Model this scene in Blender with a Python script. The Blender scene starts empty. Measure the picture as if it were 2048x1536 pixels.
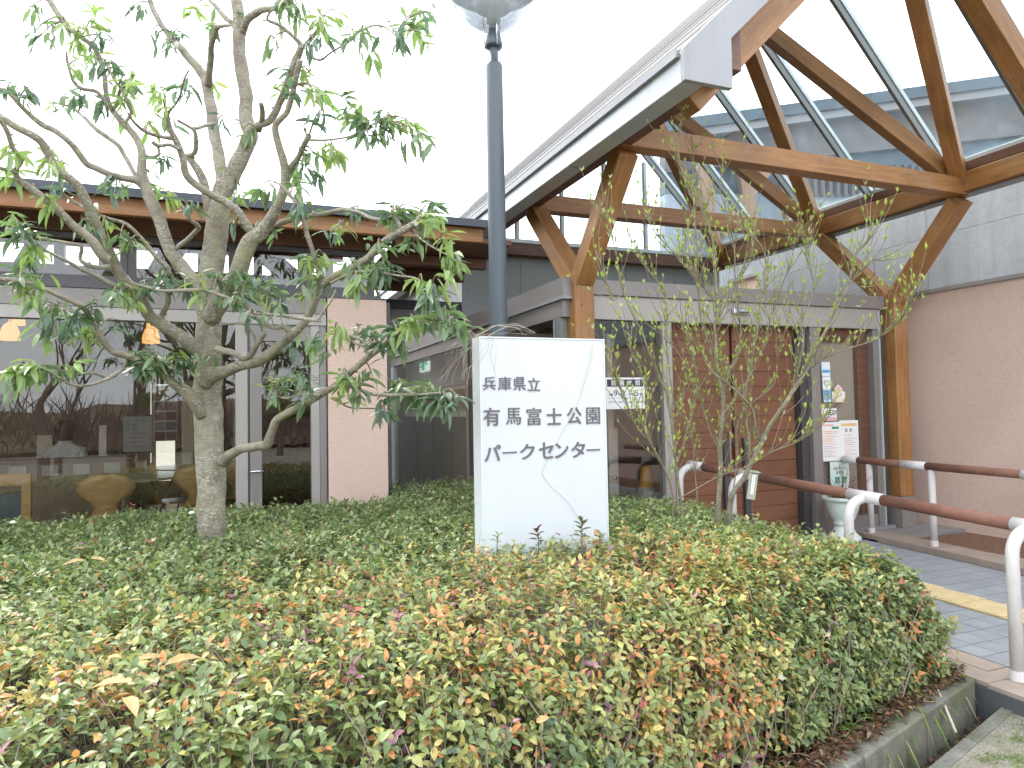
import bpy, bmesh, math, random
import numpy as np
from mathutils import Vector, Matrix, noise as mnoise

R = math.radians
random.seed(7)
RNG = np.random.default_rng(7)
sc = bpy.context.scene
COL = sc.collection

# ------------------------------------------------------------------ camera
CF, CH = 1392.0, 1.5
_y, _p, _r = R(22.06), R(2.12), R(1.06)
CD = np.array([math.sin(_y)*math.cos(_p), math.cos(_y)*math.cos(_p), math.sin(_p)])
_r0 = np.array([math.cos(_y), -math.sin(_y), 0.0]); _u0 = np.cross(_r0, CD)
CR = _r0*math.cos(_r) - _u0*math.sin(_r)
CU = _u0*math.cos(_r) + _r0*math.sin(_r)
cam_d = bpy.data.cameras.new('camera'); cam = bpy.data.objects.new('camera', cam_d); COL.objects.link(cam)
cam_d.sensor_width = 36.0; cam_d.lens = CF/2048*36.0; cam_d.clip_start = .05; cam_d.clip_end = 900
cam.matrix_world = Matrix(((CR[0], CU[0], -CD[0], 0), (CR[1], CU[1], -CD[1], 0), (CR[2], CU[2], -CD[2], CH), (0, 0, 0, 1)))
sc.camera = cam
# ------------------------------------------------------------------ world, sun, exposure
SUN_EL, SUN_AZ = R(52), R(-25)          # azimuth from +Y towards +X; the sun stands behind the building, veiled
w = bpy.data.worlds.new("World"); sc.world = w; w.use_nodes = True
nt = w.node_tree; nt.nodes.clear()
sky = nt.nodes.new('ShaderNodeTexSky'); sky.sky_type = 'NISHITA'; sky.sun_disc = False
sky.sun_elevation = SUN_EL; sky.sun_rotation = SUN_AZ; sky.dust_density = 4; sky.ozone_density = 1
mixw = nt.nodes.new('ShaderNodeMixRGB'); mixw.inputs[0].default_value = .82
mixw.inputs[2].default_value = (10.0, 10.5, 11.2, 1)
bgn = nt.nodes.new('ShaderNodeBackground'); bgn.inputs[1].default_value = .13
outw = nt.nodes.new('ShaderNodeOutputWorld')
nt.links.new(sky.outputs[0], mixw.inputs[1]); nt.links.new(mixw.outputs[0], bgn.inputs[0]); nt.links.new(bgn.outputs[0], outw.inputs[0])
sl = bpy.data.lights.new('sun', 'SUN'); sl.energy = 1.3; sl.angle = R(20); sl.color = (1, .965, .91)
so = bpy.data.objects.new('sun', sl); COL.objects.link(so)
sd = Vector((math.sin(SUN_AZ)*math.cos(SUN_EL), math.cos(SUN_AZ)*math.cos(SUN_EL), math.sin(SUN_EL)))
so.rotation_euler = sd.to_track_quat('Z', 'Y').to_euler()
sc.view_settings.view_transform = 'Standard'; sc.view_settings.look = 'None'
sc.view_settings.exposure = 1.52; sc.view_settings.gamma = 1
sc.render.engine = 'CYCLES'
sc.cycles.use_denoising = True
sc.cycles.max_bounces = 7; sc.cycles.diffuse_bounces = 4; sc.cycles.glossy_bounces = 3
sc.cycles.transparent_max_bounces = 16; sc.cycles.transmission_bounces = 4
sc.cycles.caustics_reflective = False; sc.cycles.caustics_refractive = False
sc.cycles.use_adaptive_sampling = True; sc.cycles.adaptive_threshold = .02

# ------------------------------------------------------------------ pixel of the photograph + one known coordinate -> world point
def px(U, V, X=None, Y=None, Z=None, D=None):
    q = CD + CR*(U-1024)/CF + CU*(768-V)/CF
    t = X/q[0] if X is not None else Y/q[1] if Y is not None else (Z-CH)/q[2] if Z is not None else D
    return Vector((q[0]*t, q[1]*t, q[2]*t+CH))
def depth(P):
    return float(np.dot(np.array([P[0], P[1], P[2]-CH]), CD))
def to_px(P):
    v = np.array([P[0], P[1], P[2]-CH]); d = v@CD
    return 1024+CF*(v@CR)/d, 768-CF*(v@CU)/d

# ------------------------------------------------------------------ materials
M = {}
def new_mat(name):
    m = bpy.data.materials.new(name); m.use_nodes = True; M[name] = m
    nt = m.node_tree; b = nt.nodes['Principled BSDF']
    return m, nt, b
def N(nt, t, **k):
    n = nt.nodes.new(t)
    for a, v in k.items():
        if a.startswith('i_'):
            n.inputs[a[2:]].default_value = v
        else: setattr(n, a, v)
    return n
def L(nt, a, b): nt.links.new(a, b)
def ramp(nt, fac, stops):
    r = nt.nodes.new('ShaderNodeValToRGB'); L(nt, fac, r.inputs[0])
    e = r.color_ramp.elements
    while len(e) < len(stops): e.new(.5)
    for s, (p, c) in zip(e, stops):
        s.position = p; s.color = (c[0], c[1], c[2], 1)
    return r.outputs[0]
def coords(nt, scale=(1, 1, 1), rnd=True):
    tc = N(nt, 'ShaderNodeTexCoord'); mp = N(nt, 'ShaderNodeMapping'); mp.inputs['Scale'].default_value = scale
    L(nt, tc.outputs['Object'], mp.inputs[0])
    if rnd:
        oi = N(nt, 'ShaderNodeObjectInfo'); mu = N(nt, 'ShaderNodeMath', operation='MULTIPLY'); mu.inputs[1].default_value = 37
        L(nt, oi.outputs['Random'], mu.inputs[0])
        cx = N(nt, 'ShaderNodeCombineXYZ'); L(nt, mu.outputs[0], cx.inputs[0]); L(nt, mu.outputs[0], cx.inputs[1])
        L(nt, cx.outputs[0], mp.inputs['Location'])
    return mp.outputs[0]
def noise(nt, vec, scale=5, detail=4, rough=.55, dist=0):
    n = N(nt, 'ShaderNodeTexNoise'); n.inputs['Scale'].default_value = scale; n.inputs['Detail'].default_value = detail
    n.inputs['Roughness'].default_value = rough; n.inputs['Distortion'].default_value = dist
    L(nt, vec, n.inputs['Vector']); return n.outputs['Fac']
def bump(nt, b, h, strength=.3, dist=.01):
    n = N(nt, 'ShaderNodeBump'); n.inputs['Strength'].default_value = strength; n.inputs['Distance'].default_value = dist
    L(nt, h, n.inputs['Height']); L(nt, n.outputs[0], b.inputs['Normal'])
def mul(nt, a, b_, fac=1.0):
    m = N(nt, 'ShaderNodeMixRGB', blend_type='MULTIPLY'); m.inputs[0].default_value = fac
    L(nt, a, m.inputs[1]); L(nt, b_, m.inputs[2]); return m.outputs[0]
def simple(name, c, rough=.5, metal=0, var=.12, scale=6, bmp=0, spec=.5, dirt=None, streak=1.0):
    m, nt, b = new_mat(name)
    v = coords(nt, (1, 1, 1/streak))
    f = noise(nt, v, scale, 5, .6)
    lo = [x*(1-var) for x in c]; hi = [min(1, x*(1+var)) for x in c]
    col = ramp(nt, f, [(.3, lo), (.7, hi)])
    if dirt:
        f2 = noise(nt, v, scale*3.1, 6, .7)
        d = ramp(nt, f2, [(.56, (1, 1, 1)), (.75, dirt)])
        col = mul(nt, col, d)
    L(nt, col, b.inputs['Base Color'])
    b.inputs['Roughness'].default_value = rough; b.inputs['Metallic'].default_value = metal
    b.inputs['Specular IOR Level'].default_value = spec
    if bmp: bump(nt, b, f, bmp, .005)
    return m
def wood(name, c1, c2, rough=.6, axis='X', lam=False, weather=.0, knots=True):
    m, nt, b = new_mat(name)
    s = {'X': (1.2, 16, 16), 'Z': (16, 16, 1.2), 'Y': (16, 1.2, 16)}[axis]
    v = coords(nt, s)
    f = noise(nt, v, 2.0, 6, .62, .6)
    col = ramp(nt, f, [(.28, c1), (.72, c2)])
    v2 = coords(nt, (1, 1, 1)); f2 = noise(nt, v2, 2.2, 4, .6)
    col = mul(nt, col, ramp(nt, f2, [(.3, (.74, .72, .70)), (.7, (1.08, 1.06, 1.03))]))
    vk = N(nt, 'ShaderNodeTexVoronoi'); vk.inputs['Scale'].default_value = 5.5
    v3 = coords(nt, {'X': (.7, 2, 2), 'Z': (2, 2, .7), 'Y': (2, .7, 2)}[axis]); L(nt, v3, vk.inputs['Vector'])
    col = mul(nt, col, ramp(nt, vk.outputs['Distance'], [(.03, (.3, .22, .18)), (.075, (1, 1, 1))]), .8 if knots else 0)
    if weather:
        f4 = noise(nt, coords(nt, (3, 3, 3)), 1.1, 6, .7)
        mx = N(nt, 'ShaderNodeMixRGB'); L(nt, ramp(nt, f4, [(.55, (0, 0, 0)), (.75, (weather,)*3)]), mx.inputs[0])
        L(nt, col, mx.inputs[1]); mx.inputs[2].default_value = (.42, .36, .32, 1); col = mx.outputs[0]
    L(nt, col, b.inputs['Base Color']); b.inputs['Roughness'].default_value = rough
    bump(nt, b, f, .25, .003)
    return m
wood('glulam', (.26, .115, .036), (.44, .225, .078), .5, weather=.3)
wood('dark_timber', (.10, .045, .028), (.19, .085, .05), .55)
wood('door_board', (.165, .068, .034), (.215, .092, .046), .6, knots=False)
wood('plywood', (.36, .20, .08), (.5, .3, .13), .35)
wood('purlin_wood', (.26, .12, .05), (.40, .20, .085), .55)
simple('bronze', (.235, .215, .205), .42, .15, .06, 3, dirt=(.85, .83, .8), streak=6)
simple('bronze_light', (.36, .335, .315), .4, .1, .05, 3, streak=6)
simple('bronze_dark', (.075, .07, .075), .4, .2, .1)
simple('grey_green_panel', (.30, .325, .31), .55, .1, .05, 2)
simple('grey_plate', (.29, .275, .27), .5, .1, .08, 3, dirt=(.8, .78, .76), streak=4)
simple('dark_fascia', (.05, .06, .075), .45, .1, .15)
simple('gutter_metal', (.42, .45, .46), .35, .3, .06, 4, dirt=(.72, .7, .68), streak=7)
simple('flashing', (.27, .272, .285), .5, .1, .07, 3, dirt=(.82, .82, .82), streak=4)
simple('seam_metal', (.46, .475, .49), .55, .1, .06, 3, dirt=(.75, .75, .76), streak=5)
simple('mullion_metal', (.50, .55, .54), .4, .2, .05)
simple('mullion_dark', (.20, .21, .2), .45, .2, .05)
simple('white_paint', (.60, .57, .56), .5, 0, .03, 8, dirt=(.86, .83, .8))
simple('rail_brown', (.19, .085, .055), .7, 0, .2, 12, bmp=.15)
simple('sign_white', (.57, .605, .63), .4, 0, .025, 2, dirt=(.955, .96, .955), streak=7)
simple('sign_edge', (.62, .67, .70), .4, .1, .03, 2)
simple('letter_grey', (.12, .11, .125), .5, 0, .05)
simple('lamp_pole', (.07, .085, .102), .42, .2, .10, 3, dirt=(.8, .8, .78), streak=5)
simple('chrome', (.7, .72, .75), .15, 1, .03)
simple('paper', (.80, .80, .80), .6, 0, .02)
simple('black_print', (.03, .035, .05), .6, 0, .05)
simple('blue_print', (.08, .32, .62), .5, 0, .05)
simple('cyan_print', (.55, .75, .85), .5, 0, .05)
simple('pink_print', (.75, .42, .45), .5, 0, .08)
simple('red_print', (.65, .14, .10), .5, 0, .1)
simple('amber_print', (.75, .5, .2), .5, 0, .1)
simple('green_print', (.03, .27, .15), .5, 0, .08)
simple('mint_paper', (.62, .74, .70), .5, 0, .03)
simple('cream_print', (.82, .76, .66), .5, 0, .04)
simple('grey_print', (.35, .33, .34), .6, 0, .1)
simple('urn_mint', (.62, .70, .64), .5, 0, .05, 8, dirt=(.85, .85, .8))
simple('cone_orange', (.75, .36, .03), .5, 0, .08)
simple('tag_plastic', (.33, .34, .27), .45, 0, .08)
simple('stone_base', (.24, .215, .20), .45, 0, .18, 30)
simple('soil', (.052, .036, .026), .95, 0, .4, 14, bmp=.8)
simple('pane_backing', (.52, .44, .39), .8, 0, .06, 30)
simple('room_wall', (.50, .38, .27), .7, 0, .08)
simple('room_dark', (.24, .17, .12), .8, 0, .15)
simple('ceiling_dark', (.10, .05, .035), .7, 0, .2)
simple('room_floor', (.30, .22, .16), .3, 0, .12, 3)
simple('whiteboard', (.55, .58, .54), .4, 0, .05)
simple('cream_screen', (.75, .66, .5), .6, 0, .04)
simple('blackboard_green', (.03, .055, .065), .35, 0, .2, 5)
simple('cloth_pale', (.62, .60, .58), .8, 0, .12, 14, bmp=.3)
simple('skin', (.5, .3, .22), .5, 0, .05)
simple('hair_brown', (.05, .03, .02), .6, 0, .2, 30)
simple('far_bark', (.12, .09, .075), .9, 0, .25, 6)
simple('far_wood', (.16, .12, .085), .95, 0, .6, 1.4)
simple('litter', (.16, .085, .05), .8, 0, .5, 40)
simple('hill_leaf', (.16, .2, .16), .9, 0, .3, 1)
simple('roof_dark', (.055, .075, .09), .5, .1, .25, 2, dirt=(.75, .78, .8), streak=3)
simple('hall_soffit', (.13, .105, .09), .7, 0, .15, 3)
simple('slat_dark', (.11, .075, .065), .6, 0, .2)
simple('dry_stick', (.42, .36, .29), .8, 0, .15, 12, bmp=.3)
simple('hedge_twig', (.27, .22, .17), .85, 0, .3, 20)
simple('rubber', (.03, .03, .03), .6)
simple('chair_steel', (.5, .52, .54), .25, .9, .03)

def mat_clad():
    m, nt, b = new_mat('pink_cladding')
    v = coords(nt, (1, 1, 1), False)
    br = N(nt, 'ShaderNodeTexWave', wave_type='BANDS', bands_direction='Z'); br.inputs['Scale'].default_value = 17; br.inputs['Distortion'].default_value = 1.5; br.inputs['Detail'].default_value = 3
    L(nt, v, br.inputs['Vector'])
    n1 = noise(nt, v, 90, 3, .6); n2 = noise(nt, v, 1.4, 4, .6)
    col = ramp(nt, n2, [(.3, (.63, .465, .39)), (.7, (.69, .52, .44))])
    col = mul(nt, col, ramp(nt, n1, [(.35, (.86, .85, .84)), (.65, (1.06, 1.06, 1.06))]))
    col = mul(nt, col, ramp(nt, br.outputs['Fac'], [(.1, (.94, .935, .935)), (.5, (1.02, 1.02, 1.02))]))
    L(nt, col, b.inputs['Base Color']); b.inputs['Roughness'].default_value = .85
    a = N(nt, 'ShaderNodeMath', operation='ADD'); L(nt, br.outputs['Fac'], a.inputs[0]); L(nt, n1, a.inputs[1])
    bump(nt, b, a.outputs[0], .25, .003)
mat_clad()
def mat_concrete():
    m, nt, b = new_mat('concrete')
    v = coords(nt, (1, 1, 1))
    n1 = noise(nt, v, 1.3, 6, .65, .4); n2 = noise(nt, v, 22, 5, .7)
    st = noise(nt, coords(nt, (5, 5, .5)), 1.6, 4, .6)
    col = ramp(nt, n1, [(.3, (.34, .375, .40)), (.7, (.44, .48, .505))])
    col = mul(nt, col, ramp(nt, n2, [(.3, (.88, .88, .88)), (.7, (1.05, 1.05, 1.05))]))
    col = mul(nt, col, ramp(nt, st, [(.35, (.88, .89, .9)), (.6, (1.03, 1.03, 1.03))]))
    L(nt, col, b.inputs['Base Color']); b.inputs['Roughness'].default_value = .7
    bump(nt, b, n2, .15, .004)
mat_concrete()
def mat_kerb():
    m, nt, b = new_mat('kerb_concrete')
    v = coords(nt, (1, 1, 1))
    n1 = noise(nt, v, 5, 6, .7); n2 = noise(nt, v, 90, 3, .7)
    col = ramp(nt, n1, [(.35, (.10, .097, .08)), (.65, (.21, .205, .175))])
    col = mul(nt, col, ramp(nt, n2, [(.3, (.7, .7, .7)), (.7, (1.15, 1.15, 1.12))]))
    g = noise(nt, v, 3.4, 5, .7)
    mx = N(nt, 'ShaderNodeMixRGB'); L(nt, ramp(nt, g, [(.45, (0, 0, 0)), (.62, (.75, .75, .75))]), mx.inputs[0]); L(nt, col, mx.inputs[1]); mx.inputs[2].default_value = (.09, .10, .045, 1)
    L(nt, mx.outputs[0], b.inputs['Base Color']); b.inputs['Roughness'].default_value = .9
    bump(nt, b, n2, .5, .004)
mat_kerb()
def mat_ground():
    m, nt, b = new_mat('ground_grit')
    v = coords(nt, (1, 1, 1), False)
    n1 = noise(nt, v, 2.2, 6, .7); n2 = noise(nt, v, 120, 2, .7); n3 = noise(nt, v, 5, 6, .75)
    col = ramp(nt, n1, [(.35, (.20, .175, .145)), (.65, (.30, .275, .235))])
    col = mul(nt, col, ramp(nt, n2, [(.3, (.6, .6, .6)), (.72, (1.25, 1.25, 1.2))]))
    mx = N(nt, 'ShaderNodeMixRGB'); L(nt, ramp(nt, n3, [(.5, (0, 0, 0)), (.66, (.85, .85, .85))]), mx.inputs[0]); L(nt, col, mx.inputs[1]); mx.inputs[2].default_value = (.12, .145, .05, 1)
    L(nt, mx.outputs[0], b.inputs['Base Color']); b.inputs['Roughness'].default_value = .95
    bump(nt, b, n2, .6, .006)
mat_ground()
def mat_tile(name, c, var=.1):
    m, nt, b = new_mat(name)
    v = coords(nt, (1, 1, 1)); oi = N(nt, 'ShaderNodeObjectInfo')
    n2 = noise(nt, v, 70, 4, .7); n1 = noise(nt, v, 6, 4, .6)
    col = ramp(nt, oi.outputs['Random'], [(0, [x*(1-var) for x in c]), (1, [x*(1+var) for x in c])])
    col = mul(nt, col, ramp(nt, n2, [(.3, (.86, .86, .86)), (.7, (1.1, 1.1, 1.1))]))
    col = mul(nt, col, ramp(nt, n1, [(.35, (.87, .87, .86)), (.65, (1.04, 1.04, 1.04))]))
    L(nt, col, b.inputs['Base Color']); b.inputs['Roughness'].default_value = .75
    bump(nt, b, n2, .25, .002)
mat_tile('paver_grey', (.27, .285, .30), .06); mat_tile('tactile_yellow', (.60, .475, .26), .05)
mat_tile('edge_tile', (.34, .275, .225), .08); mat_tile('kerb_tile', (.33, .265, .215), .05)
mat_tile('porch_tile', (.25, .235, .23), .05); mat_tile('retaining_block', (.095, .10, .11), .15)
def mat_glass(name, tint=(.93, .96, .95), ior=1.5, dirt=0.0, dirt_haze_col=(.55, .65, .72), rough=0.0):
    m, nt, b = new_mat(name); nt.nodes.remove(b); out = nt.nodes['Material Output']
    tr = N(nt, 'ShaderNodeBsdfTransparent'); tr.inputs[0].default_value = (*tint, 1)
    gl = N(nt, 'ShaderNodeBsdfGlossy'); gl.inputs['Roughness'].default_value = rough; gl.inputs['Color'].default_value = (1, 1, 1, 1)
    ge = N(nt, 'ShaderNodeNewGeometry'); dt = N(nt, 'ShaderNodeVectorMath', operation='DOT_PRODUCT'); L(nt, ge.outputs['Normal'], dt.inputs[0]); L(nt, ge.outputs['Incoming'], dt.inputs[1])
    ab = N(nt, 'ShaderNodeMath', operation='ABSOLUTE'); L(nt, dt.outputs['Value'], ab.inputs[0])
    om = N(nt, 'ShaderNodeMath', operation='SUBTRACT'); om.inputs[0].default_value = 1; L(nt, ab.outputs[0], om.inputs[1])
    pw_ = N(nt, 'ShaderNodeMath', operation='POWER'); L(nt, om.outputs[0], pw_.inputs[0]); pw_.inputs[1].default_value = 5
    f0 = ((ior-1)/(ior+1))**2
    ma = N(nt, 'ShaderNodeMath', operation='MULTIPLY_ADD'); L(nt, pw_.outputs[0], ma.inputs[0]); ma.inputs[1].default_value = 1-f0; ma.inputs[2].default_value = f0
    mx = N(nt, 'ShaderNodeMixShader'); L(nt, ma.outputs[0], mx.inputs[0]); L(nt, tr.outputs[0], mx.inputs[1]); L(nt, gl.outputs[0], mx.inputs[2])
    last = mx.outputs[0]
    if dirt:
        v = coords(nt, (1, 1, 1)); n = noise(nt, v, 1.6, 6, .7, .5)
        df = N(nt, 'ShaderNodeBsdfDiffuse'); df.inputs[0].default_value = (*dirt_haze_col, 1)
        tl = N(nt, 'ShaderNodeBsdfTranslucent'); tl.inputs[0].default_value = (*dirt_haze_col, 1)
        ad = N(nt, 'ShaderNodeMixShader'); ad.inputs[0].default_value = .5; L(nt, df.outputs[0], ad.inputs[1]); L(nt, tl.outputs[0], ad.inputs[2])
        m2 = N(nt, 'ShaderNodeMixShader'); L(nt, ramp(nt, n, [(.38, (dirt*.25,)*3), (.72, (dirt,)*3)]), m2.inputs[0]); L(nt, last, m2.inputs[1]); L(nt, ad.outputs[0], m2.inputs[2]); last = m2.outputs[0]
    L(nt, last, out.inputs[0])
mat_glass('pane_glass', (.88, .89, .87), 1.62)
mat_glass('roof_glass', (.80, .90, .945), 1.6, .30, (.36, .47, .56))  # dirt film on the panes, with patches of glare haze painted in
mat_glass('lamp_glass', (.80, .84, .88), 1.45, .95, (.66, .70, .73))
def mat_emit(name, c, s):
    m, nt, b = new_mat(name)
    b.inputs['Base Color'].default_value = (*c, 1); b.inputs['Emission Color'].default_value = (*c, 1); b.inputs['Emission Strength'].default_value = s
mat_emit('shade_lit', (.95, .5, .15), .42); mat_emit('exit_green_lit', (.03, .35, .2), .45); mat_emit('exit_white_lit', (.8, .9, .85), .45)
def mat_bark(name, c1, c2, spots=(.5, .5, .46), amt=.7, sc_=1.0):
    m, nt, b = new_mat(name)
    v = coords(nt, (1, 1, 1), False)
    n1 = noise(nt, v, 9*sc_, 6, .7); vr = coords(nt, (1, 1, 7), False); n2 = noise(nt, vr, 16*sc_, 4, .6)
    col = ramp(nt, n1, [(.35, c1), (.65, c2)])
    col = mul(nt, col, ramp(nt, n2, [(.35, (.78, .77, .75)), (.65, (1.08, 1.08, 1.06))]))
    vo = N(nt, 'ShaderNodeTexVoronoi'); vo.inputs['Scale'].default_value = 46*sc_; vd = coords(nt, (1, 1, 1.9), False)
    dn = N(nt, 'ShaderNodeTexNoise'); dn.inputs['Scale'].default_value = 30*sc_; L(nt, vd, dn.inputs['Vector'])
    va = N(nt, 'ShaderNodeVectorMath', operation='MULTIPLY_ADD'); L(nt, dn.outputs['Color'], va.inputs[0]); va.inputs[1].default_value = (.035, .035, .035); L(nt, vd, va.inputs[2]); L(nt, va.outputs[0], vo.inputs['Vector'])
    n3 = noise(nt, v, 3.2*sc_, 4, .6)
    mm = N(nt, 'ShaderNodeMath', operation='MULTIPLY'); L(nt, ramp(nt, vo.outputs['Distance'], [(.24, (1, 1, 1)), (.42, (0, 0, 0))]), mm.inputs[0]); L(nt, ramp(nt, n3, [(.42, (0, 0, 0)), (.58, (amt,)*3)]), mm.inputs[1])
    mx = N(nt, 'ShaderNodeMixRGB'); L(nt, mm.outputs[0], mx.inputs[0]); L(nt, col, mx.inputs[1]); mx.inputs[2].default_value = (*spots, 1)
    n4 = noise(nt, v, 5*sc_, 5, .7)
    m4 = N(nt, 'ShaderNodeMixRGB'); L(nt, ramp(nt, n4, [(.55, (0, 0, 0)), (.7, (.55,)*3)]), m4.inputs[0]); L(nt, mx.outputs[0], m4.inputs[1]); m4.inputs[2].default_value = (.27, .26, .10, 1)
    L(nt, m4.outputs[0], b.inputs['Base Color']); b.inputs['Roughness'].default_value = .85
    bump(nt, b, n1, .6, .006)
mat_bark('bark', (.17, .145, .11), (.32, .29, .23), (.52, .54, .49), .6)
mat_bark('twig_bark', (.16, .13, .09), (.27, .23, .15), (.4, .4, .33), .3, 2)
mat_bark('shrub_bark', (.15, .125, .09), (.28, .25, .18), (.5, .5, .45), .5, 2.5)
def mat_leaf(name, rough=.34, trans=.35, spec=.6):
    m, nt, b = new_mat(name); out = nt.nodes['Material Output']
    at = N(nt, 'ShaderNodeAttribute', attribute_name='Col')
    v = coords(nt, (1, 1, 1)); n = noise(nt, v, 60, 3, .6)
    col = mul(nt, at.outputs['Color'], ramp(nt, n, [(.3, (.8, .82, .8)), (.7, (1.14, 1.12, 1.08))]))
    L(nt, col, b.inputs['Base Color']); b.inputs['Roughness'].default_value = rough; b.inputs['Specular IOR Level'].default_value = spec
    tl = N(nt, 'ShaderNodeBsdfTranslucent'); g = N(nt, 'ShaderNodeMixRGB', blend_type='MULTIPLY'); g.inputs[0].default_value = 1
    L(nt, col, g.inputs[1]); g.inputs[2].default_value = (1.15, 1.25, .95, 1); L(nt, g.outputs[0], tl.inputs[0])
    mx = N(nt, 'ShaderNodeMixShader'); mx.inputs[0].default_value = trans; L(nt, b.outputs[0], mx.inputs[1]); L(nt, tl.outputs[0], mx.inputs[2])
    L(nt, mx.outputs[0], out.inputs[0])
mat_leaf('leaf_glossy', .32, .42, .8); mat_leaf('leaf_hedge', .36, .30); mat_leaf('leaf_soft', .5, .45, .4)

# ------------------------------------------------------------------ object helpers
WM = {}
def place(o, world, parent=None):
    COL.objects.link(o)
    WM[o.name] = world.copy()
    if parent is not None:
        o.parent = parent; o.matrix_parent_inverse = WM[parent.name].inverted()
    o.matrix_basis = world
    return o
def tag(o, label=None, cat=None, group=None, kind=None):
    if label: o['label'] = label
    if cat: o['category'] = cat
    if group: o['group'] = group
    if kind: o['kind'] = kind
    return o
def thing(name, label, cat, loc=(0, 0, 0), group=None, rz=0):
    o = bpy.data.objects.new(name, None); o.empty_display_size = .1
    place(o, Matrix.Translation(loc) @ Matrix.Rotation(rz, 4, 'Z'))
    return tag(o, label, cat, group)
def link(name, me, mat, parent=None, world=None, kind=None, label=None):
    if mat is not None and len(me.materials) == 0: me.materials.append(M[mat] if isinstance(mat, str) else mat)
    o = bpy.data.objects.new(name, me); place(o, world or Matrix(), parent)
    if kind: o['kind'] = kind
    if label: o['label'] = label
    return o
def raw_mesh(name, v, f):
    me = bpy.data.meshes.new(name); me.from_pydata([tuple(p) for p in v], [], f); me.update(); return me
class MB:
    def __init__(s): s.v = []; s.f = []; s.sm = []
    def add(s, v, f, smooth=False):
        k = len(s.v); s.v += [tuple(p) for p in v]; s.f += [tuple(i+k for i in q) for q in f]; s.sm += [smooth]*len(f); return s
    def box(s, a, b):
        x0, y0, z0 = a; x1, y1, z1 = b
        return s.add([(x0, y0, z0), (x1, y0, z0), (x1, y1, z0), (x0, y1, z0), (x0, y0, z1), (x1, y0, z1), (x1, y1, z1), (x0, y1, z1)],
                     [(0, 3, 2, 1), (4, 5, 6, 7), (0, 1, 5, 4), (1, 2, 6, 5), (2, 3, 7, 6), (3, 0, 4, 7)])
    def prism(s, pts, y0, y1, axis='Y'):
        n = len(pts)
        if axis == 'Y': v = [(a, y0, b) for a, b in pts]+[(a, y1, b) for a, b in pts]
        elif axis == 'X': v = [(y0, a, b) for a, b in pts]+[(y1, a, b) for a, b in pts]
        else: v = [(a, b, y0) for a, b in pts]+[(a, b, y1) for a, b in pts]
        f = [tuple(range(n)), tuple(range(2*n-1, n-1, -1))]+[(i, i+n, (i+1) % n+n, (i+1) % n) for i in range(n)]
        return s.add(v, f)
    def tube(s, pts, rad, n=8, caps=True, smooth=True):
        pts = [Vector(p) for p in pts]
        if not hasattr(rad, '__len__'): rad = [rad]*len(pts)
        v = []; f = []; up = None
        for i, p in enumerate(pts):
            t = (pts[min(i+1, len(pts)-1)]-pts[max(i-1, 0)])
            if t.length < 1e-9: t = Vector((0, 0, 1))
            t.normalize()
            if up is None: up = Vector((0, 0, 1)) if abs(t.z) < .9 else Vector((1, 0, 0))
            a = t.cross(up)
            if a.length < 1e-4: a = t.cross(Vector((.3, 1, .2)))
            a.normalize(); b = a.cross(t).normalized(); up = b
            for k in range(n):
                c = math.cos(2*math.pi*k/n); q = math.sin(2*math.pi*k/n); v.append(p+(a*c+b*q)*rad[i])
        m = len(pts)
        for i in range(m-1):
            for k in range(n):
                f.append((i*n+k, i*n+(k+1) % n, (i+1)*n+(k+1) % n, (i+1)*n+k))
        if caps: f.append(tuple(range(n-1, -1, -1))); f.append(tuple((m-1)*n+k for k in range(n)))
        return s.add(v, f, smooth)
    def lathe(s, prof, c=(0, 0, 0), n=32, smooth=True):
        v = []; f = []
        for r, z in prof:
            for k in range(n): v.append((c[0]+r*math.cos(2*math.pi*k/n), c[1]+r*math.sin(2*math.pi*k/n), c[2]+z))
        for i in range(len(prof)-1):
            for k in range(n): f.append((i*n+k, i*n+(k+1) % n, (i+1)*n+(k+1) % n, (i+1)*n+k))
        return s.add(v, f, smooth)
    def build(s, name, mat, parent=None, kind=None, label=None, bevel=0, world=None):
        me = raw_mesh(name, s.v, s.f)
        me.polygons.foreach_set('use_smooth', s.sm)
        o = link(name, me, mat, parent, world, kind, label)
        if bevel:
            b = o.modifiers.new('b', 'BEVEL'); b.width = bevel; b.segments = 2; b.limit_method = 'ANGLE'
        return o
def box(name, a, b, mat, parent=None, kind=None, label=None, bevel=0):
    a = Vector(a); b = Vector(b); c = (a+b)/2; h = (b-a)/2
    m = MB().box(-h, h); return m.build(name, mat, parent, kind, label, bevel, Matrix.Translation(c))
_bm = {}
def beam(name, p0, p1, wd, ht, mat, parent=None, up=(0, 0, 1), bevel=.006, label=None):
    """straight member from p0 to p1 with its own length axis"""
    p0 = Vector(p0); p1 = Vector(p1); x = (p1-p0); ln = x.length; x.normalize()
    u = Vector(up); y = u.cross(x)
    if y.length < 1e-4: y = Vector((0, 1, 0)).cross(x)
    y.normalize(); z = x.cross(y)
    mt = Matrix((( x.x, y.x, z.x, (p0.x+p1.x)/2), (x.y, y.y, z.y, (p0.y+p1.y)/2), (x.z, y.z, z.z, (p0.z+p1.z)/2), (0, 0, 0, 1)))
    m = MB().box((-ln/2, -wd/2, -ht/2), (ln/2, wd/2, ht/2))
    return m.build(name, mat, parent, None, label, bevel, mt)
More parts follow.
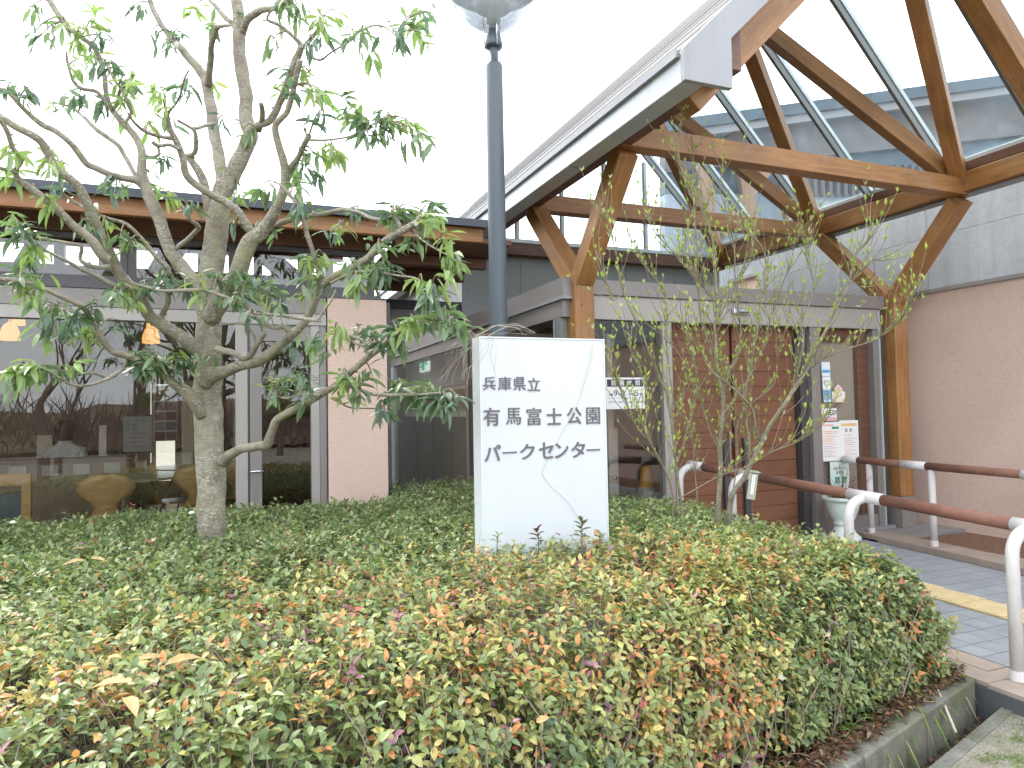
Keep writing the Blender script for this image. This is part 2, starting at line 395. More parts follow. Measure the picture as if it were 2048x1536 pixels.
def smooth_path(pts, rad, k=3):
    P = [Vector(p) for p in pts]
    if len(P) < 3: return P, list(rad)
    out = []; ro = []
    for i in range(len(P)-1):
        a = P[max(i-1, 0)]; b = P[i]; c = P[i+1]; d = P[min(i+2, len(P)-1)]
        for j in range(k):
            t = j/k
            out.append(.5*((2*b)+(c-a)*t+(2*a-5*b+4*c-d)*t*t+(3*b-a-3*c+d)*t**3)); ro.append(rad[i]*(1-t)+rad[i+1]*t)
    out.append(P[-1]); ro.append(rad[-1]); return out, ro

# text as real geometry (flat or raised)
_tc = {}
def glyph_mesh(s, size, extr=0.0, offset=0.0):
    k = (s, size, extr, offset)
    if k not in _tc:
        cu = bpy.data.curves.new('lettering', 'FONT'); cu.body = s; cu.size = size; cu.extrude = extr; cu.offset = offset
        cu.align_x = 'CENTER'; cu.align_y = 'CENTER'; cu.resolution_u = 3
        o = bpy.data.objects.new('lettering_source', cu); COL.objects.link(o); bpy.context.view_layer.update()
        me = bpy.data.meshes.new_from_object(o.evaluated_get(bpy.context.evaluated_depsgraph_get()))
        bpy.data.objects.remove(o); bpy.data.curves.remove(cu)
        n = len(me.vertices)
        if n:
            co = np.empty(n*3); me.vertices.foreach_get('co', co); co = co.reshape(-1, 3)
            c = (co.min(0)+co.max(0))/2; co[:, :2] -= c[:2]; me.vertices.foreach_set('co', co.ravel())
            me['w'] = float(np.ptp(co[:, 0])); me['h'] = float(np.ptp(co[:, 1]))
        me.materials.clear(); _tc[k] = me
    return _tc[k]
FACE_Y = Matrix(((1, 0, 0, 0), (0, 0, -1, 0), (0, 1, 0, 0), (0, 0, 0, 1)))   # local xy -> world xz, facing -Y
def text_y(name, s, c, wdt, hgt, mat, parent, extr=0.0, offset=0.0, kind=None):
    me = glyph_mesh(s, 1.0, extr, offset).copy(); me.materials.append(M[mat])
    sx = wdt/max(me.get('w', 1), 1e-4) if wdt else hgt/max(me.get('h', 1), 1e-4); sy = hgt/max(me.get('h', 1), 1e-4) if hgt else sx
    o = bpy.data.objects.new(name, me)
    place(o, Matrix.Translation(c) @ FACE_Y @ Matrix.Diagonal((sx, sy, 1, 1)), parent)
    if kind: o['kind'] = kind
    return o
def plate_y(name, x0, x1, z0, z1, y, mat, parent=None, t=.003, **k):
    return box(name, (x0, y-t, z0), (x1, y, z1), mat, parent, **k)

# leaves ------------------------------------------------------------------
def leaf_arrays(P, D, Nn, Ln, Wd, C, near=True, fold=.12, bend=.18):
    n = len(P)
    D = D/np.linalg.norm(D, axis=1, keepdims=True)
    S = np.cross(Nn, D); S /= (np.linalg.norm(S, axis=1, keepdims=True)+1e-9); Nn = np.cross(D, S)
    if near:
        T = np.array([[0, 0], [.16, .30], [.16, 0], [.16, -.30], [.45, .5], [.45, 0], [.45, -.5], [.76, .33], [.76, 0], [.76, -.33], [1, 0]])
        F = [(0, 2, 1), (0, 3, 2), (1, 2, 5), (1, 5, 4), (2, 3, 6), (2, 6, 5), (4, 5, 8), (4, 8, 7), (5, 6, 9), (5, 9, 8), (7, 8, 10), (8, 9, 10)]
    else:
        T = np.array([[0, 0], [.42, .5], [.45, 0], [.42, -.5], [1, 0]])
        F = [(0, 2, 1), (0, 3, 2), (1, 2, 4), (2, 3, 4)]
    k = len(T); V = np.empty((n, k, 3))
    for i, (x, y) in enumerate(T):
        zz = fold*abs(y)*2*Wd - bend*x*x*Ln
        V[:, i, :] = P + D*(x*Ln)[:, None] + S*(y*Wd)[:, None] + Nn*zz[:, None]
    F = np.array(F); FA = (F[None, :, :]+(np.arange(n)*k)[:, None, None]).reshape(-1, 3)
    CC = np.repeat(C, k, axis=0)
    return V.reshape(-1, 3), FA, CC
def big_mesh(name, V, F, C, mat, parent, kind=None, smooth=True):
    me = bpy.data.meshes.new(name)
    me.vertices.add(len(V)); me.vertices.foreach_set('co', V.astype(np.float32).ravel())
    me.loops.add(F.size); me.loops.foreach_set('vertex_index', F.astype(np.int32).ravel())
    me.polygons.add(len(F)); me.polygons.foreach_set('loop_start', (np.arange(len(F))*F.shape[1]).astype(np.int32))
    try: me.polygons.foreach_set('loop_total', np.full(len(F), F.shape[1], dtype=np.int32))
    except Exception: pass
    me.update(calc_edges=True); me.validate()
    if C is not None:
        ca = me.color_attributes.new('Col', 'FLOAT_COLOR', 'POINT')
        ca.data.foreach_set('color', np.concatenate([C, np.ones((len(C), 1))], 1).astype(np.float32).ravel())
    if smooth: me.polygons.foreach_set('use_smooth', np.ones(len(F), dtype=bool))
    return link(name, me, mat, parent, None, kind)
def leaf_objects(parent, P, D, Nn, Ln, Wd, C, mat, name='leaf', variants=10, fold=.12, bend=.18):
    """single leaves as parts sharing a few coloured meshes"""
    order = np.argsort(C[:, 0]+C[:, 1]*.3); groups = np.array_split(order, variants)
    for g in groups:
        if not len(g): continue
        c = C[g].mean(0)
        V, F, CC = leaf_arrays(np.zeros((1, 3)), np.array([[1., 0, 0]]), np.array([[0, 0, 1.]]), np.array([1.]), np.array([1.]), c[None, :], True, fold, bend)
        me = bpy.data.meshes.new(name); me.from_pydata(V.tolist(), [], F.tolist()); me.update()
        ca = me.color_attributes.new('Col', 'FLOAT_COLOR', 'POINT'); ca.data.foreach_set('color', np.concatenate([CC, np.ones((len(CC), 1))], 1).astype(np.float32).ravel())
        me.polygons.foreach_set('use_smooth', [True]*len(me.polygons)); me.materials.append(M[mat])
        for i in g:
            x = Vector(D[i]).normalized(); y = Vector(Nn[i]).cross(x).normalized(); z = x.cross(y)
            mt = Matrix(((x.x, y.x, z.x, P[i][0]), (x.y, y.y, z.y, P[i][1]), (x.z, y.z, z.z, P[i][2]), (0, 0, 0, 1))) @ Matrix.Diagonal((Ln[i], Wd[i], Ln[i], 1))
            place(bpy.data.objects.new(name, me), mt, parent)
def vnoise(x, y, s, o=0.0): return mnoise.noise(Vector((x*s+o, y*s-o, o*.37)))

# ================================================================== SETTING
FZ = .17                                   # floor level at the doors
def ramp_z(y): return .09+.027*(min(y, 5.4)-2.4)
big = 320
def sheet(name, pts, z, mat, kind='structure', parent=None):
    me = raw_mesh(name, [(a, b, z) for a, b in pts], [tuple(range(len(pts)))]); return link(name, me, mat, parent, None, kind)
ground = sheet('ground', [(-big, -big), (big, -big), (big, big), (-big, big)], -.20, 'ground_grit')
# directions of the planter kerb
KA = px(1928, 1373, Z=.11); KB = px(1697, 1536, Z=.11)
kd = (KA-KB); kd.z = 0; kd.normalize(); kn = Vector((-kd.y, kd.x, 0))      # kn points into the planter
K0 = Vector((3.46, KA.y+(3.46-KA.x)*kd.y/kd.x, 0))                     # where the kerb meets the walkway
def kp(s, n, z=0):                                                         # s metres back along the kerb from the walkway, n into the planter
    p = K0-kd*s+kn*n; return (p.x, p.y, z)
soil = MB(); gx = np.linspace(0, 7, 50); gy = np.linspace(.1, 5.6, 34)
sv = []; sf = []
for j, b in enumerate(gy):
    for i, a in enumerate(gx):
        p = kp(a, b); sv.append((min(p[0], 3.45), min(p[1], 6.12), .045+.05*vnoise(p[0], p[1], 3)))
for j in range(len(gy)-1):
    for i in range(len(gx)-1): k = j*50+i; sf.append((k, k+1, k+51, k+50))
link('planting_soil', raw_mesh('planting_soil', sv, sf), 'soil', None, None, 'structure')
kerb = thing('planter_kerb', 'grey mossy concrete kerb holding back the soil under the hedge', 'kerb', kp(0, 0, 0))
for i in range(12):
    s0 = i*.6+.004; s1 = (i+1)*.6-.004
    q = [kp(s0, 0), kp(s1, 0), kp(s1, .10), kp(s0, .10)]
    m = MB(); dz = random.uniform(-.004, .004)
    m.prism([(a, b) for a, b, _ in q], -.19, .11+dz, 'Z'); m.build('kerb_block', 'kerb_concrete', kerb, bevel=.008)
gut = MB(); gut.prism([(p[0], p[1]) for p in (kp(-.3, -.001), kp(7, -.001), kp(7, -.12), kp(-.3, -.12))], -.18, -.10, 'Z'); gut.build('gutter_floor', 'soil', None, 'structure')
fg = MB(); fg.prism([(p[0], p[1]) for p in (kp(-.35, -.16), kp(9, -.16), kp(9, -9), kp(-3, -9), (3.50, K0.y-.9))], -.19, -.004, 'Z'); fg.build('forecourt', 'ground_grit', None, 'structure')
gk = thing('gutter_kerb', 'narrow concrete kerb along the gritty forecourt beside the gutter', 'kerb', kp(0, -.12, 0))
for i in range(12):
    q = [kp(i*.6+.003-.12, -.16), kp(i*.6+.597-.12, -.16), kp(i*.6+.597-.12, -.105), kp(i*.6+.003-.12, -.105)]
    m = MB(); m.prism([(a, b) for a, b, _ in q], -.19, .004, 'Z'); m.build('kerb_block', 'kerb_concrete', gk, bevel=.006)
# walkway
wy = list(np.arange(-3, 5.41, .3))+[5.42]
base_v = []; base_f = []
for y in wy: base_v += [(3.5, y, ramp_z(y)-.012), (5.83, y, ramp_z(y)-.012), (3.5, y, -.19)]
for i in range(len(wy)-1): k = i*3; base_f += [(k, k+3, k+4, k+1), (k+2, k+5, k+3, k)]
walk = link('walkway', raw_mesh('walkway', base_v, base_f), 'retaining_block', None, None, 'structure')
T = .15; tm = MB().box((-T/2+.002, -T/2+.002, -.02), (T/2-.002, T/2-.002, 0)); me_t = raw_mesh('paver', tm.v, tm.f); me_t.materials.append(M['paver_grey'])
edge_m = MB().box((-T/2+.002, -.148, -.02), (T/2-.002, .148, 0)); me_e = raw_mesh('edging_tile', edge_m.v, edge_m.f); me_e.materials.append(M['edge_tile'])
sh = Matrix(((1, 0, 0, 0), (0, 1, 0, 0), (0, .027, 1, 0), (0, 0, 0, 1)))
cnt = 0; rest = MB()
y0 = 2.633-10*T
cells = []
for j in range(-6, 40):
    yc = y0+(j+.5)*T
    if yc > 5.35: break
    for i in range(13):
        xc = 3.81+(i+.5)*T
        if xc > 5.8: continue
        if 4.6 < xc < 4.9: continue
        u, v = to_px((xc, yc, ramp_z(yc))) if yc > .5 else (9999, 9999)
        vis = u < 2090 and v < 1400 and not (u < 1700) and (yc > .8)
        cells.append((vis, xc, yc))
for vis, xc, yc in cells:
    if vis and cnt < 290:
        mt = Matrix.Translation((xc, yc, ramp_z(yc)+random.uniform(-.0008, .0008))) @ sh
        place(bpy.data.objects.new('paver', me_t), mt, walk); cnt += 1
    else:
        z = ramp_z(yc); rest.box((xc-T/2+.002, yc-T/2+.002, z-.02), (xc+T/2-.002, yc+T/2-.002, z))
rest.build('pavers_hidden_part', 'paver_grey', walk, 'stuff').name = 'paving'
# tactile strip: ribbed yellow tiles
tt = MB().box((-.148, -.148, -.02), (.148, .148, 0))
for k in range(4):
    x = -.111+k*.074
    tt.prism([(x-.018, 0), (x-.013, .005), (x+.013, .005), (x+.018, 0)], -.14, .14, 'Y')
me_y = raw_mesh('tactile_tile', tt.v, tt.f); me_y.materials.append(M['tactile_yellow'])
for j in range(-6, 8):
    yc = 3.03+.15+j*.3
    place(bpy.data.objects.new('tactile_tile', me_y), Matrix.Translation((4.75, yc, ramp_z(yc)+.001)) @ sh, walk)
for j in range(-8, 10):
    yc = 2.69-.15+j*.3
    for xc, off in ((3.575, 0), (3.728, .1)):
        y = yc+off
        if y < 5.3: place(bpy.data.objects.new('edging_tile', me_e), Matrix.Translation((xc-.003, y, ramp_z(y)+.001)) @ sh, walk)
for j in range(-3, 8):
    yy = 2.9-j*.4
    box('facing_block', (3.488, yy-.396, -.19), (3.4985, yy, ramp_z(yy-.2)-.02), 'retaining_block', walk)
# far kerb, its pale strip, brown bed, porch floor
fk = thing('ramp_kerb', 'brown tiled upstand kerb carrying the far handrail posts', 'kerb', (5.95, 3, .1))
for j in range(-8, 12):
    a = 2.0+j*.3; b = a+.296
    if b > 5.42: break
    m = MB(); za = ramp_z(a); zb = ramp_z(b)
    m.add([(5.83, a, 0), (6.12, a, 0), (6.12, b, 0), (5.83, b, 0), (5.83, a, za+.045), (6.12, a, za+.045), (6.12, b, zb+.045), (5.83, b, zb+.045)],
          [(0, 3, 2, 1), (4, 5, 6, 7), (0, 1, 5, 4), (1, 2, 6, 5), (2, 3, 7, 6), (3, 0, 4, 7)])
    m.build('kerb_tile', 'kerb_tile', fk, bevel=.003)
box('kerb_strip', (6.122, -3, 0), (6.24, 5.0, .155), 'concrete', None, 'structure')
box('gravel_bed', (6.242, -3, 0), (7.09, 5.0, .14), 'litter', None, 'structure')
pf = box('porch_floor', (2.6, 5.422, 0), (7.09, 12.5, FZ-.002), 'porch_tile', None, 'structure')
box('porch_step', (5.83, 5.002, 0), (7.09, 5.42, FZ-.006), 'porch_tile', None, 'structure')
for i in range(3):
    for j in range(1):
        box('floor_tile', (5.845+i*.42, 5.01, FZ-.006), (5.845+i*.42+.414, 5.41, FZ), 'porch_tile', pf)

# ================================================================== PORCH CANOPY
cy = thing('porch_canopy', 'pitched glass and metal porch roof on forked brown timber columns', 'canopy', (4.75, 5.4, FZ))
XL, XR, XM = 2.80, 6.70, 4.75
def col(x, y, lab):
    c = box('column', (x-.095, y-.095, FZ+.33), (x+.095, y+.095, 2.66), 'glulam', cy, bevel=.012, label=lab)
    box('stone_foot', (x-.105, y-.105, FZ), (x+.105, y+.105, FZ+.33), 'stone_base', c, bevel=.004)
    for k in range(4):
        m = MB(); m.lathe([(0, 0), (.008, 0), (.008, .002)], (0, 0, 0), 8)
        m.build('bolt_cap', 'bronze_dark', c, world=Matrix.Translation((x+(-.02 if k % 2 else .02), y-.0955, 2.5-.16*k)) @ Matrix.Rotation(R(90), 4, 'X'))
    for yt, s in ((4.62, -1), (6.35, 1)):
        beam('fork_arm', (x, y+.04*s, 2.60), (x, yt, 3.50), .165, .155, 'glulam', c, up=(0, s, 1))
def beam_w(name, p0, p1, wd, ht, mat, parent, **k): return beam(name, p0, p1, wd, ht, mat, parent, **k)
# grain of the upright columns runs up: rotate their box to its own length axis
def vcol(x, y, lab):
    c = beam('column', (x, y, FZ+.33), (x, y, 2.68), .19, .19, 'glulam', cy, up=(0, 1, 0), bevel=.012, label=lab)
    box('stone_foot', (x-.105, y-.105, FZ), (x+.105, y+.105, FZ+.33), 'stone_base', c, bevel=.004)
    for k in range(4):
        m = MB(); m.lathe([(0, 0), (.008, 0), (.008, .002)], (0, 0, 0), 8)
        m.build('bolt_cap', 'bronze_dark', c, world=Matrix.Translation((x+(-.03 if k % 2 else .03), y-.096, 2.55-.15*k)) @ Matrix.Rotation(R(90), 4, 'X'))
    for yt, s in ((4.62, -1), (6.34, 1)):
        beam('fork_arm', (x, y+.05*s, 2.62), (x, yt, 3.50), .17, .155, 'glulam', c, up=(0, s, 1))
vcol(2.86, 5.43, 'forked column beside the vestibule, behind the leafless shrub')
vcol(6.69, 5.43, 'forked column on a stone foot beside the handrails')
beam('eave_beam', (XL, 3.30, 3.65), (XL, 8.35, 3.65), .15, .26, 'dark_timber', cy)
beam('eave_beam', (XR, 3.50, 3.64), (XR, 8.35, 3.64), .15, .19, 'glulam', cy)
beam('eave_beam', (XR+.02, 3.50, 3.79), (XR+.02, 8.35, 3.79), .15, .09, 'dark_timber', cy)
beam('glazing_rail', (XR+.02, 3.3, 3.862), (XR+.02, 8.3, 3.862), .09, .045, 'mullion_metal', cy)
beam('flashing', (XR+.04, 3.4, 3.53), (XR+.04, 8.3, 3.53), .12, .022, 'flashing', cy)
for y in (4.62, 6.42): beam('tie_beam', (XL, y, 3.60), (XR, y, 3.60), .15, .165, 'glulam', cy)
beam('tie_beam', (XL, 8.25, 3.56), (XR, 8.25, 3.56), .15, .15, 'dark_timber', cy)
beam('glazing_rail', (XL, 8.20, 3.665), (XR, 8.20, 3.665), .07, .05, 'mullion_metal', cy)
beam('ridge_beam', (XM, 3.45, 5.52), (XM, 8.4, 5.52), .14, .2, 'glulam', cy)
for sx, xe in ((1, XL), (-1, XR)):
    for yf in (3.62,):
        beam('front_rafter', (xe-sx*.12, yf, 3.43), (XM, yf, 5.50), .15, .20, 'glulam', cy, up=(0, 0, 1))
    for yn in (4.62, 6.42):
        for yr in (yn-.87, yn+.93):
            beam('roof_brace', (xe+sx*.02, yn, 3.64), (XM, yr, 5.56), .14, .14, 'glulam', cy)
    beam('roof_brace', (xe+sx*.02, 8.2, 3.64), (XM, 7.35, 5.56), .14, .14, 'glulam', cy)
# glass slope (right) and its glazing bars
gy0 = [3.30, 3.86, 4.76, 5.66, 6.56, 7.46, 8.3]
for y in gy0[:1]+gy0[1:]:
    b_ = beam('glazing_bar', (6.70, y, 3.875), (XM+.05, y, 5.84), .055, .05, 'mullion_metal', cy)
    beam('bar_web', (6.70, y, 3.80), (XM+.05, y, 5.765), .035, .09, 'mullion_dark', b_)
for a, b in zip(gy0[:-1], gy0[1:]):
    a += .03; b -= .03
    for (x0, x1) in ((6.72, 5.75), (5.74, 4.80)):
        z = lambda x: 3.90+(6.70-x)*1.0
        v = [(x0, a, z(x0)), (x1, a, z(x1)), (x1, b, z(x1)), (x0, b, z(x0))]
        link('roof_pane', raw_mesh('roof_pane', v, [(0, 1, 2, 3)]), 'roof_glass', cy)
for y0_, y1_ in ((8.3, 8.36),):
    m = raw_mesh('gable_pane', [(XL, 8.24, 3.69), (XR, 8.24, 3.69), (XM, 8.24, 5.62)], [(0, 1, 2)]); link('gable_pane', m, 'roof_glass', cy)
for x in (3.45, 4.1, 4.75, 5.4, 6.05):
    beam('gable_mullion', (x, 8.24, 3.69), (x, 8.24, 3.69+(1.95-abs(x-XM))-.05), .05, .05, 'mullion_metal', cy, up=(0, 1, 0))
# metal slope (left): standing seam strips, gutter box, end plate
Z0 = 1.12
NC = 9
for k in range(NC):
    xa = 2.43+(XM-2.43)*k/NC; xb = 2.43+(XM-2.43)*(k+1)/NC+.015
    m = MB(); m.prism([(xa, xa+Z0-.004), (xb, xb+Z0-.03), (xb, xb+Z0-.05), (xa+.02, xa+Z0-.03)], 3.22, 13.2)
    sh_ = m.build('roof_course', 'seam_metal', cy)
    m = MB(); m.prism([(xa-.014, xa+Z0-.036), (xa-.004, xa+Z0-.004), (xa+.004, xa+Z0-.03)], 3.225, 13.2); m.build('lap_edge', 'rubber', sh_)
m = MB(); m.prism([(XM-.16, XM+Z0-.14), (XM, XM+Z0+.01), (XM+.16, XM+Z0-.14), (XM+.16, XM+Z0-.17), (XM, XM+Z0-.02), (XM-.16, XM+Z0-.17)], 3.22, 13.2); m.build('ridge_cap', 'seam_metal', cy)
m = MB(); m.prism([(2.40, 3.355), (2.55, 3.355), (2.55, 3.60), (2.50, 3.57), (2.45, 3.53), (2.40, 3.53)], 3.26, 13.2); m.build('gutter_box', 'gutter_metal', cy, bevel=.006)
m = MB(); m.prism([(2.37, 3.50), (2.398, 3.50), (2.398, 3.545), (2.37, 3.545)], 3.26, 13.2); m.build('gutter_lip', 'flashing', cy)
m = MB(); m.prism([(2.385, 3.345), (2.72, 3.345), (2.72, 3.345+.30), (XM, 5.40+.235), (XM, 5.40+.49), (2.385, 3.535)], 3.20, 3.24); m.build('end_plate', 'flashing', cy, bevel=.004)
m = MB(); m.prism([(7.12, 3.42), (7.12, 3.58), (XM, 5.40+.49), (XM, 5.40+.30), (6.80, 3.55)], 3.20, 3.24); m.build('end_plate', 'flashing', cy, bevel=.004)
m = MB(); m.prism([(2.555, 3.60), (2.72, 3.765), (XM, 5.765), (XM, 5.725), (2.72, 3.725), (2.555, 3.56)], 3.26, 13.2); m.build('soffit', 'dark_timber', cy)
for y in (4.7, 6.4): box('gutter_joint', (2.40, y, 3.348), (2.55, y+.012, 3.354), 'bronze', cy)

# ================================================================== VESTIBULE / CORRIDOR
ve = thing('entrance_vestibule', 'bronze framed entrance vestibule with boarded doors under the porch', 'vestibule', (4.7, 5.5, FZ))
Y0 = 5.45
box('header_cap', (2.96, Y0-.04, 2.51), (6.54, Y0+.20, 2.645), 'bronze', ve, bevel=.004)
box('header_band', (2.97, Y0-.01, 2.295), (6.53, Y0+.18, 2.507), 'bronze_light', ve)
box('flat_roof', (2.72, Y0+.2, 2.60), (6.55, 12.5, 2.66), 'bronze', ve)
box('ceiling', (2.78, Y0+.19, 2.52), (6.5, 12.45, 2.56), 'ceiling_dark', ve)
s_ = box('door_sensor', (4.52, Y0-.055, 2.392), (4.73, Y0-.012, 2.443), 'chrome', ve, bevel=.006)
box('sensor_window', (4.56, Y0-.058, 2.397), (4.69, Y0-.053, 2.412), 'rubber', s_)
for x0, x1, mt in ((3.725, 3.83, 'bronze_light'), (5.52, 5.64, 'bronze'), (6.40, 6.50, 'bronze'), (2.955, 2.975, 'bronze')):
    box('door_post', (x0, Y0, FZ), (x1, Y0+.10, 2.293), mt, ve, bevel=.003)
box('door_post', (6.502, Y0-.012, FZ), (6.545, Y0+.10, 2.50), 'bronze_dark', ve)
box('door_post', (6.47, Y0-.02, FZ), (6.485, Y0-.001, 2.5), 'mullion_metal', ve)
box('door_post', (5.415, Y0+.05, FZ), (5.515, Y0+.14, 2.293), 'bronze_dark', ve)
box('timber_jamb', (6.245, Y0+.08, FZ), (6.395, Y0+.5, 2.293), 'dark_timber', ve)
box('timber_jamb', (5.645, Y0+.08, 2.16), (6.24, Y0+.5, 2.29), 'dark_timber', ve)
box('entrance_pane', (2.98, Y0+.045, FZ+.05), (3.72, Y0+.055, 2.29), 'pane_glass', ve)
box('entrance_pane', (5.645, Y0+.045, FZ+.06), (6.24, Y0+.055, 2.22), 'pane_glass', ve)
box('threshold', (5.50, Y0-.06, FZ), (6.56, Y0+.03, FZ+.03), 'flashing', ve)
box('pane_rail', (5.645, Y0+.01, FZ+.03), (6.395, Y0+.08, FZ+.15), 'bronze', ve)
box('inner_wall', (5.50, Y0+.13, FZ), (6.243, Y0+.17, 2.158), 'pane_backing', ve)
# inner leaf with its handle behind the left pane
box('inner_door_frame', (3.30, Y0+.30, FZ), (3.36, Y0+.36, 2.2), 'bronze_light', ve)
hd = box('inner_door_frame', (3.355, Y0+.42, .62), (3.47, Y0+.44, 1.30), 'bronze_light', ve)
hb = MB(); hb.lathe([(0, 0), (.022, 0), (.02, .02), (0, .025)], n=16); hb.build('door_knob', 'chrome', hd, world=Matrix.Translation((3.42, Y0+.415, .83)) @ Matrix.Rotation(R(90), 4, 'X'))
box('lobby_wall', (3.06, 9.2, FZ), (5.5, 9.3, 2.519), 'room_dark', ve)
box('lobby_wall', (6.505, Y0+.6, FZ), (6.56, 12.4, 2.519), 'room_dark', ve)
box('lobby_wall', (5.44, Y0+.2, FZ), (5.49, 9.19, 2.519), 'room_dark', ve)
# boarded door leaves
for x0, x1 in ((3.84, 4.60), (4.625, 5.41)):
    lf = box('door_leaf', (x0, Y0+.155, FZ+.01), (x1, Y0+.175, 2.292), 'bronze_dark', ve)
    z = FZ+.015
    while z < 2.28:
        z1 = min(z+.150, 2.289)
        xs = [x0+.004, x1-.004]
        beam('door_board', (xs[0], Y0+.140, (z+z1)/2), (xs[1], Y0+.140, (z+z1)/2), .026+random.uniform(-.001, .001), z1-z-.003, 'door_board', lf, bevel=.002)
        z = z1+.0005
    hx = x1-.10 if x0 < 4 else x0+.12
    box('pull_handle', (hx-.035, Y0+.085, .30), (hx+.035, Y0+.122, 1.18), 'bronze_dark', lf, bevel=.004)
    box('pull_handle', (hx+.045, Y0+.10, FZ+.05), (hx+.052, Y0+.122, 1.25), 'chrome', lf)
# corridor side wall X = 2.7
sw = thing('glazed_corridor', 'long glazed corridor side wall running back behind the white sign', 'corridor', (2.7, 9, FZ))
box('header_cap', (2.68, Y0-.06, 2.485), (2.955, 12.6, 2.645), 'bronze', sw)
box('header_trim', (2.665, Y0-.07, 2.455), (2.955, 12.6, 2.483), 'flashing', sw)
box('header_band', (2.69, Y0-.02, 2.305), (2.95, 12.6, 2.453), 'bronze', sw)
for y, wd, mt in ((5.48, .10, 'mullion_dark'), (5.60, .03, 'flashing'), (7.90, .12, 'bronze_dark'), (8.06, .10, 'bronze'), (12.25, .22, 'mullion_metal'), ):
    box('mullion', (2.69, y, FZ), (2.76, y+wd, 2.303), mt, sw)
box('transom', (2.695, 8.17, 1.83), (2.75, 12.24, 1.87), 'bronze', sw)
for a, b in ((5.64, 7.89), (8.17, 12.24)):
    box('corridor_pane', (2.72, a, FZ+.02), (2.728, b, 2.30), 'pane_glass', sw)
box('far_wall', (1.2, 12.7, 0), (6.6, 12.8, 3.2), 'grey_plate', sw)
y = 8.17; k = 0
while y < 12.5:
    box('wall_plate', (2.69, y+.004, 2.65), (2.72, y+.55, 3.735), 'grey_plate', sw); y += .554
box('corner_post', (2.66, 8.16, 2.65), (2.685, 8.29, 3.68), 'bronze', sw)
pw = 2.722
for i in range(5):
    box('back_panel', (pw+i*.80+.003, 8.33, 2.662), (pw+(i+1)*.80-.003, 8.36, 3.60), 'grey_green_panel', sw)
box('interior_partition', (3.0, 8.3, FZ), (3.05, 12.6, 2.519), 'paper', sw, label='pale inner wall carrying the exit sign')
box('timber_band', (2.97, 8.3, 1.55), (2.998, 12.6, 1.80), 'purlin_wood', sw)
# exit sign on the partition seen through the corridor glass
def exit_sign():
    p = px(848, 728, X=2.96); e = thing('exit_sign', 'green running-man exit sign on the pale inner wall', 'exit sign', p)
    # the sign faces the courtyard (towards -X)
    y0, y1, z0, z1 = p.y-.22, p.y+.36, p.z-.12, p.z+.12
    box('panel', (2.97, y0, z0), (2.99, y1, z1), 'exit_white_lit', e)
    box('green_field', (2.966, y1-.36, z0+.02), (2.969, y1-.03, z1-.02), 'exit_green_lit', e)
    box('doorway', (2.962, y1-.20, z0+.03), (2.965, y1-.08, z1-.03), 'exit_white_lit', e)
    m = MB(); cyy = y1-.17; zc = p.z
    m.tube([(2.959, cyy, zc+.065), (2.959, cyy, zc+.066)], .016, 8); m.tube([(2.959, cyy+.01, zc+.04), (2.959, cyy-.01, zc-.01)], .013, 6)
    m.tube([(2.959, cyy-.01, zc-.01), (2.959, cyy-.05, zc-.03), (2.959, cyy-.05, zc-.07)], .010, 6); m.tube([(2.959, cyy-.01, zc-.01), (2.959, cyy+.03, zc-.04), (2.959, cyy+.07, zc-.05)], .010, 6)
    m.tube([(2.959, cyy+.01, zc+.035), (2.959, cyy-.05, zc+.03)], .008, 6); m.tube([(2.959, cyy+.01, zc+.035), (2.959, cyy+.05, zc+.01)], .008, 6)
    m.build('running_figure', 'exit_green_lit', e)
    box('arrow', (2.962, y0+.03, zc-.02), (2.965, y0+.16, zc+.02), 'exit_green_lit', e)
exit_sign()
# dark boards on castors behind the corridor glass
for i in range(4):
    ya = 8.4+i*.95
    b = thing('rolling_board', ['dark green rolling board standing nearest behind the corridor glass', 'dark green rolling board, second from the white sign behind the corridor glass',
              'dark green rolling board, third from the white sign behind the corridor glass', 'dark green rolling board farthest from the white sign behind the corridor glass'][i], 'board', (2.88, ya+.45, FZ), 'rolling boards stored in the corridor')
    box('panel', (2.86, ya, FZ+.14), (2.90, ya+.92, 1.42), 'blackboard_green', b, bevel=.01)
    box('frame', (2.855, ya, .86), (2.905, ya+.92, .885), 'bronze_dark', b)
    for yy in (ya+.12, ya+.8):
        m = MB(); m.lathe([(0, -.015), (.035, -.015), (.035, .015), (0, .015)], n=12); m.build('castor', 'chair_steel', b, world=Matrix.Translation((2.84, yy, FZ+.036)) @ Matrix.Rotation(R(90), 4, 'Y'))
        box('castor_bracket', (2.82, yy-.03, FZ+.07), (2.91, yy+.03, FZ+.15), 'flashing', b)
# recess gutter
rg = thing('recess_roof', 'dark flat roof edge bridging the recess beside the pink pillar', 'roof', (2, 8.2, 2.8))
box('fascia', (1.0, 8.22, 2.745), (2.68, 8.32, 2.85), 'dark_fascia', rg)
box('band', (1.0, 8.26, 2.50), (2.68, 8.34, 2.743), 'bronze', rg)

# ================================================================== LEFT WING (cafe)
cf = thing('cafe_wing', 'low cafe wing with full-height glazing under a dark roof edge', 'building', (-1, 6.2, FZ))
WY = 6.2
WL = -4.6
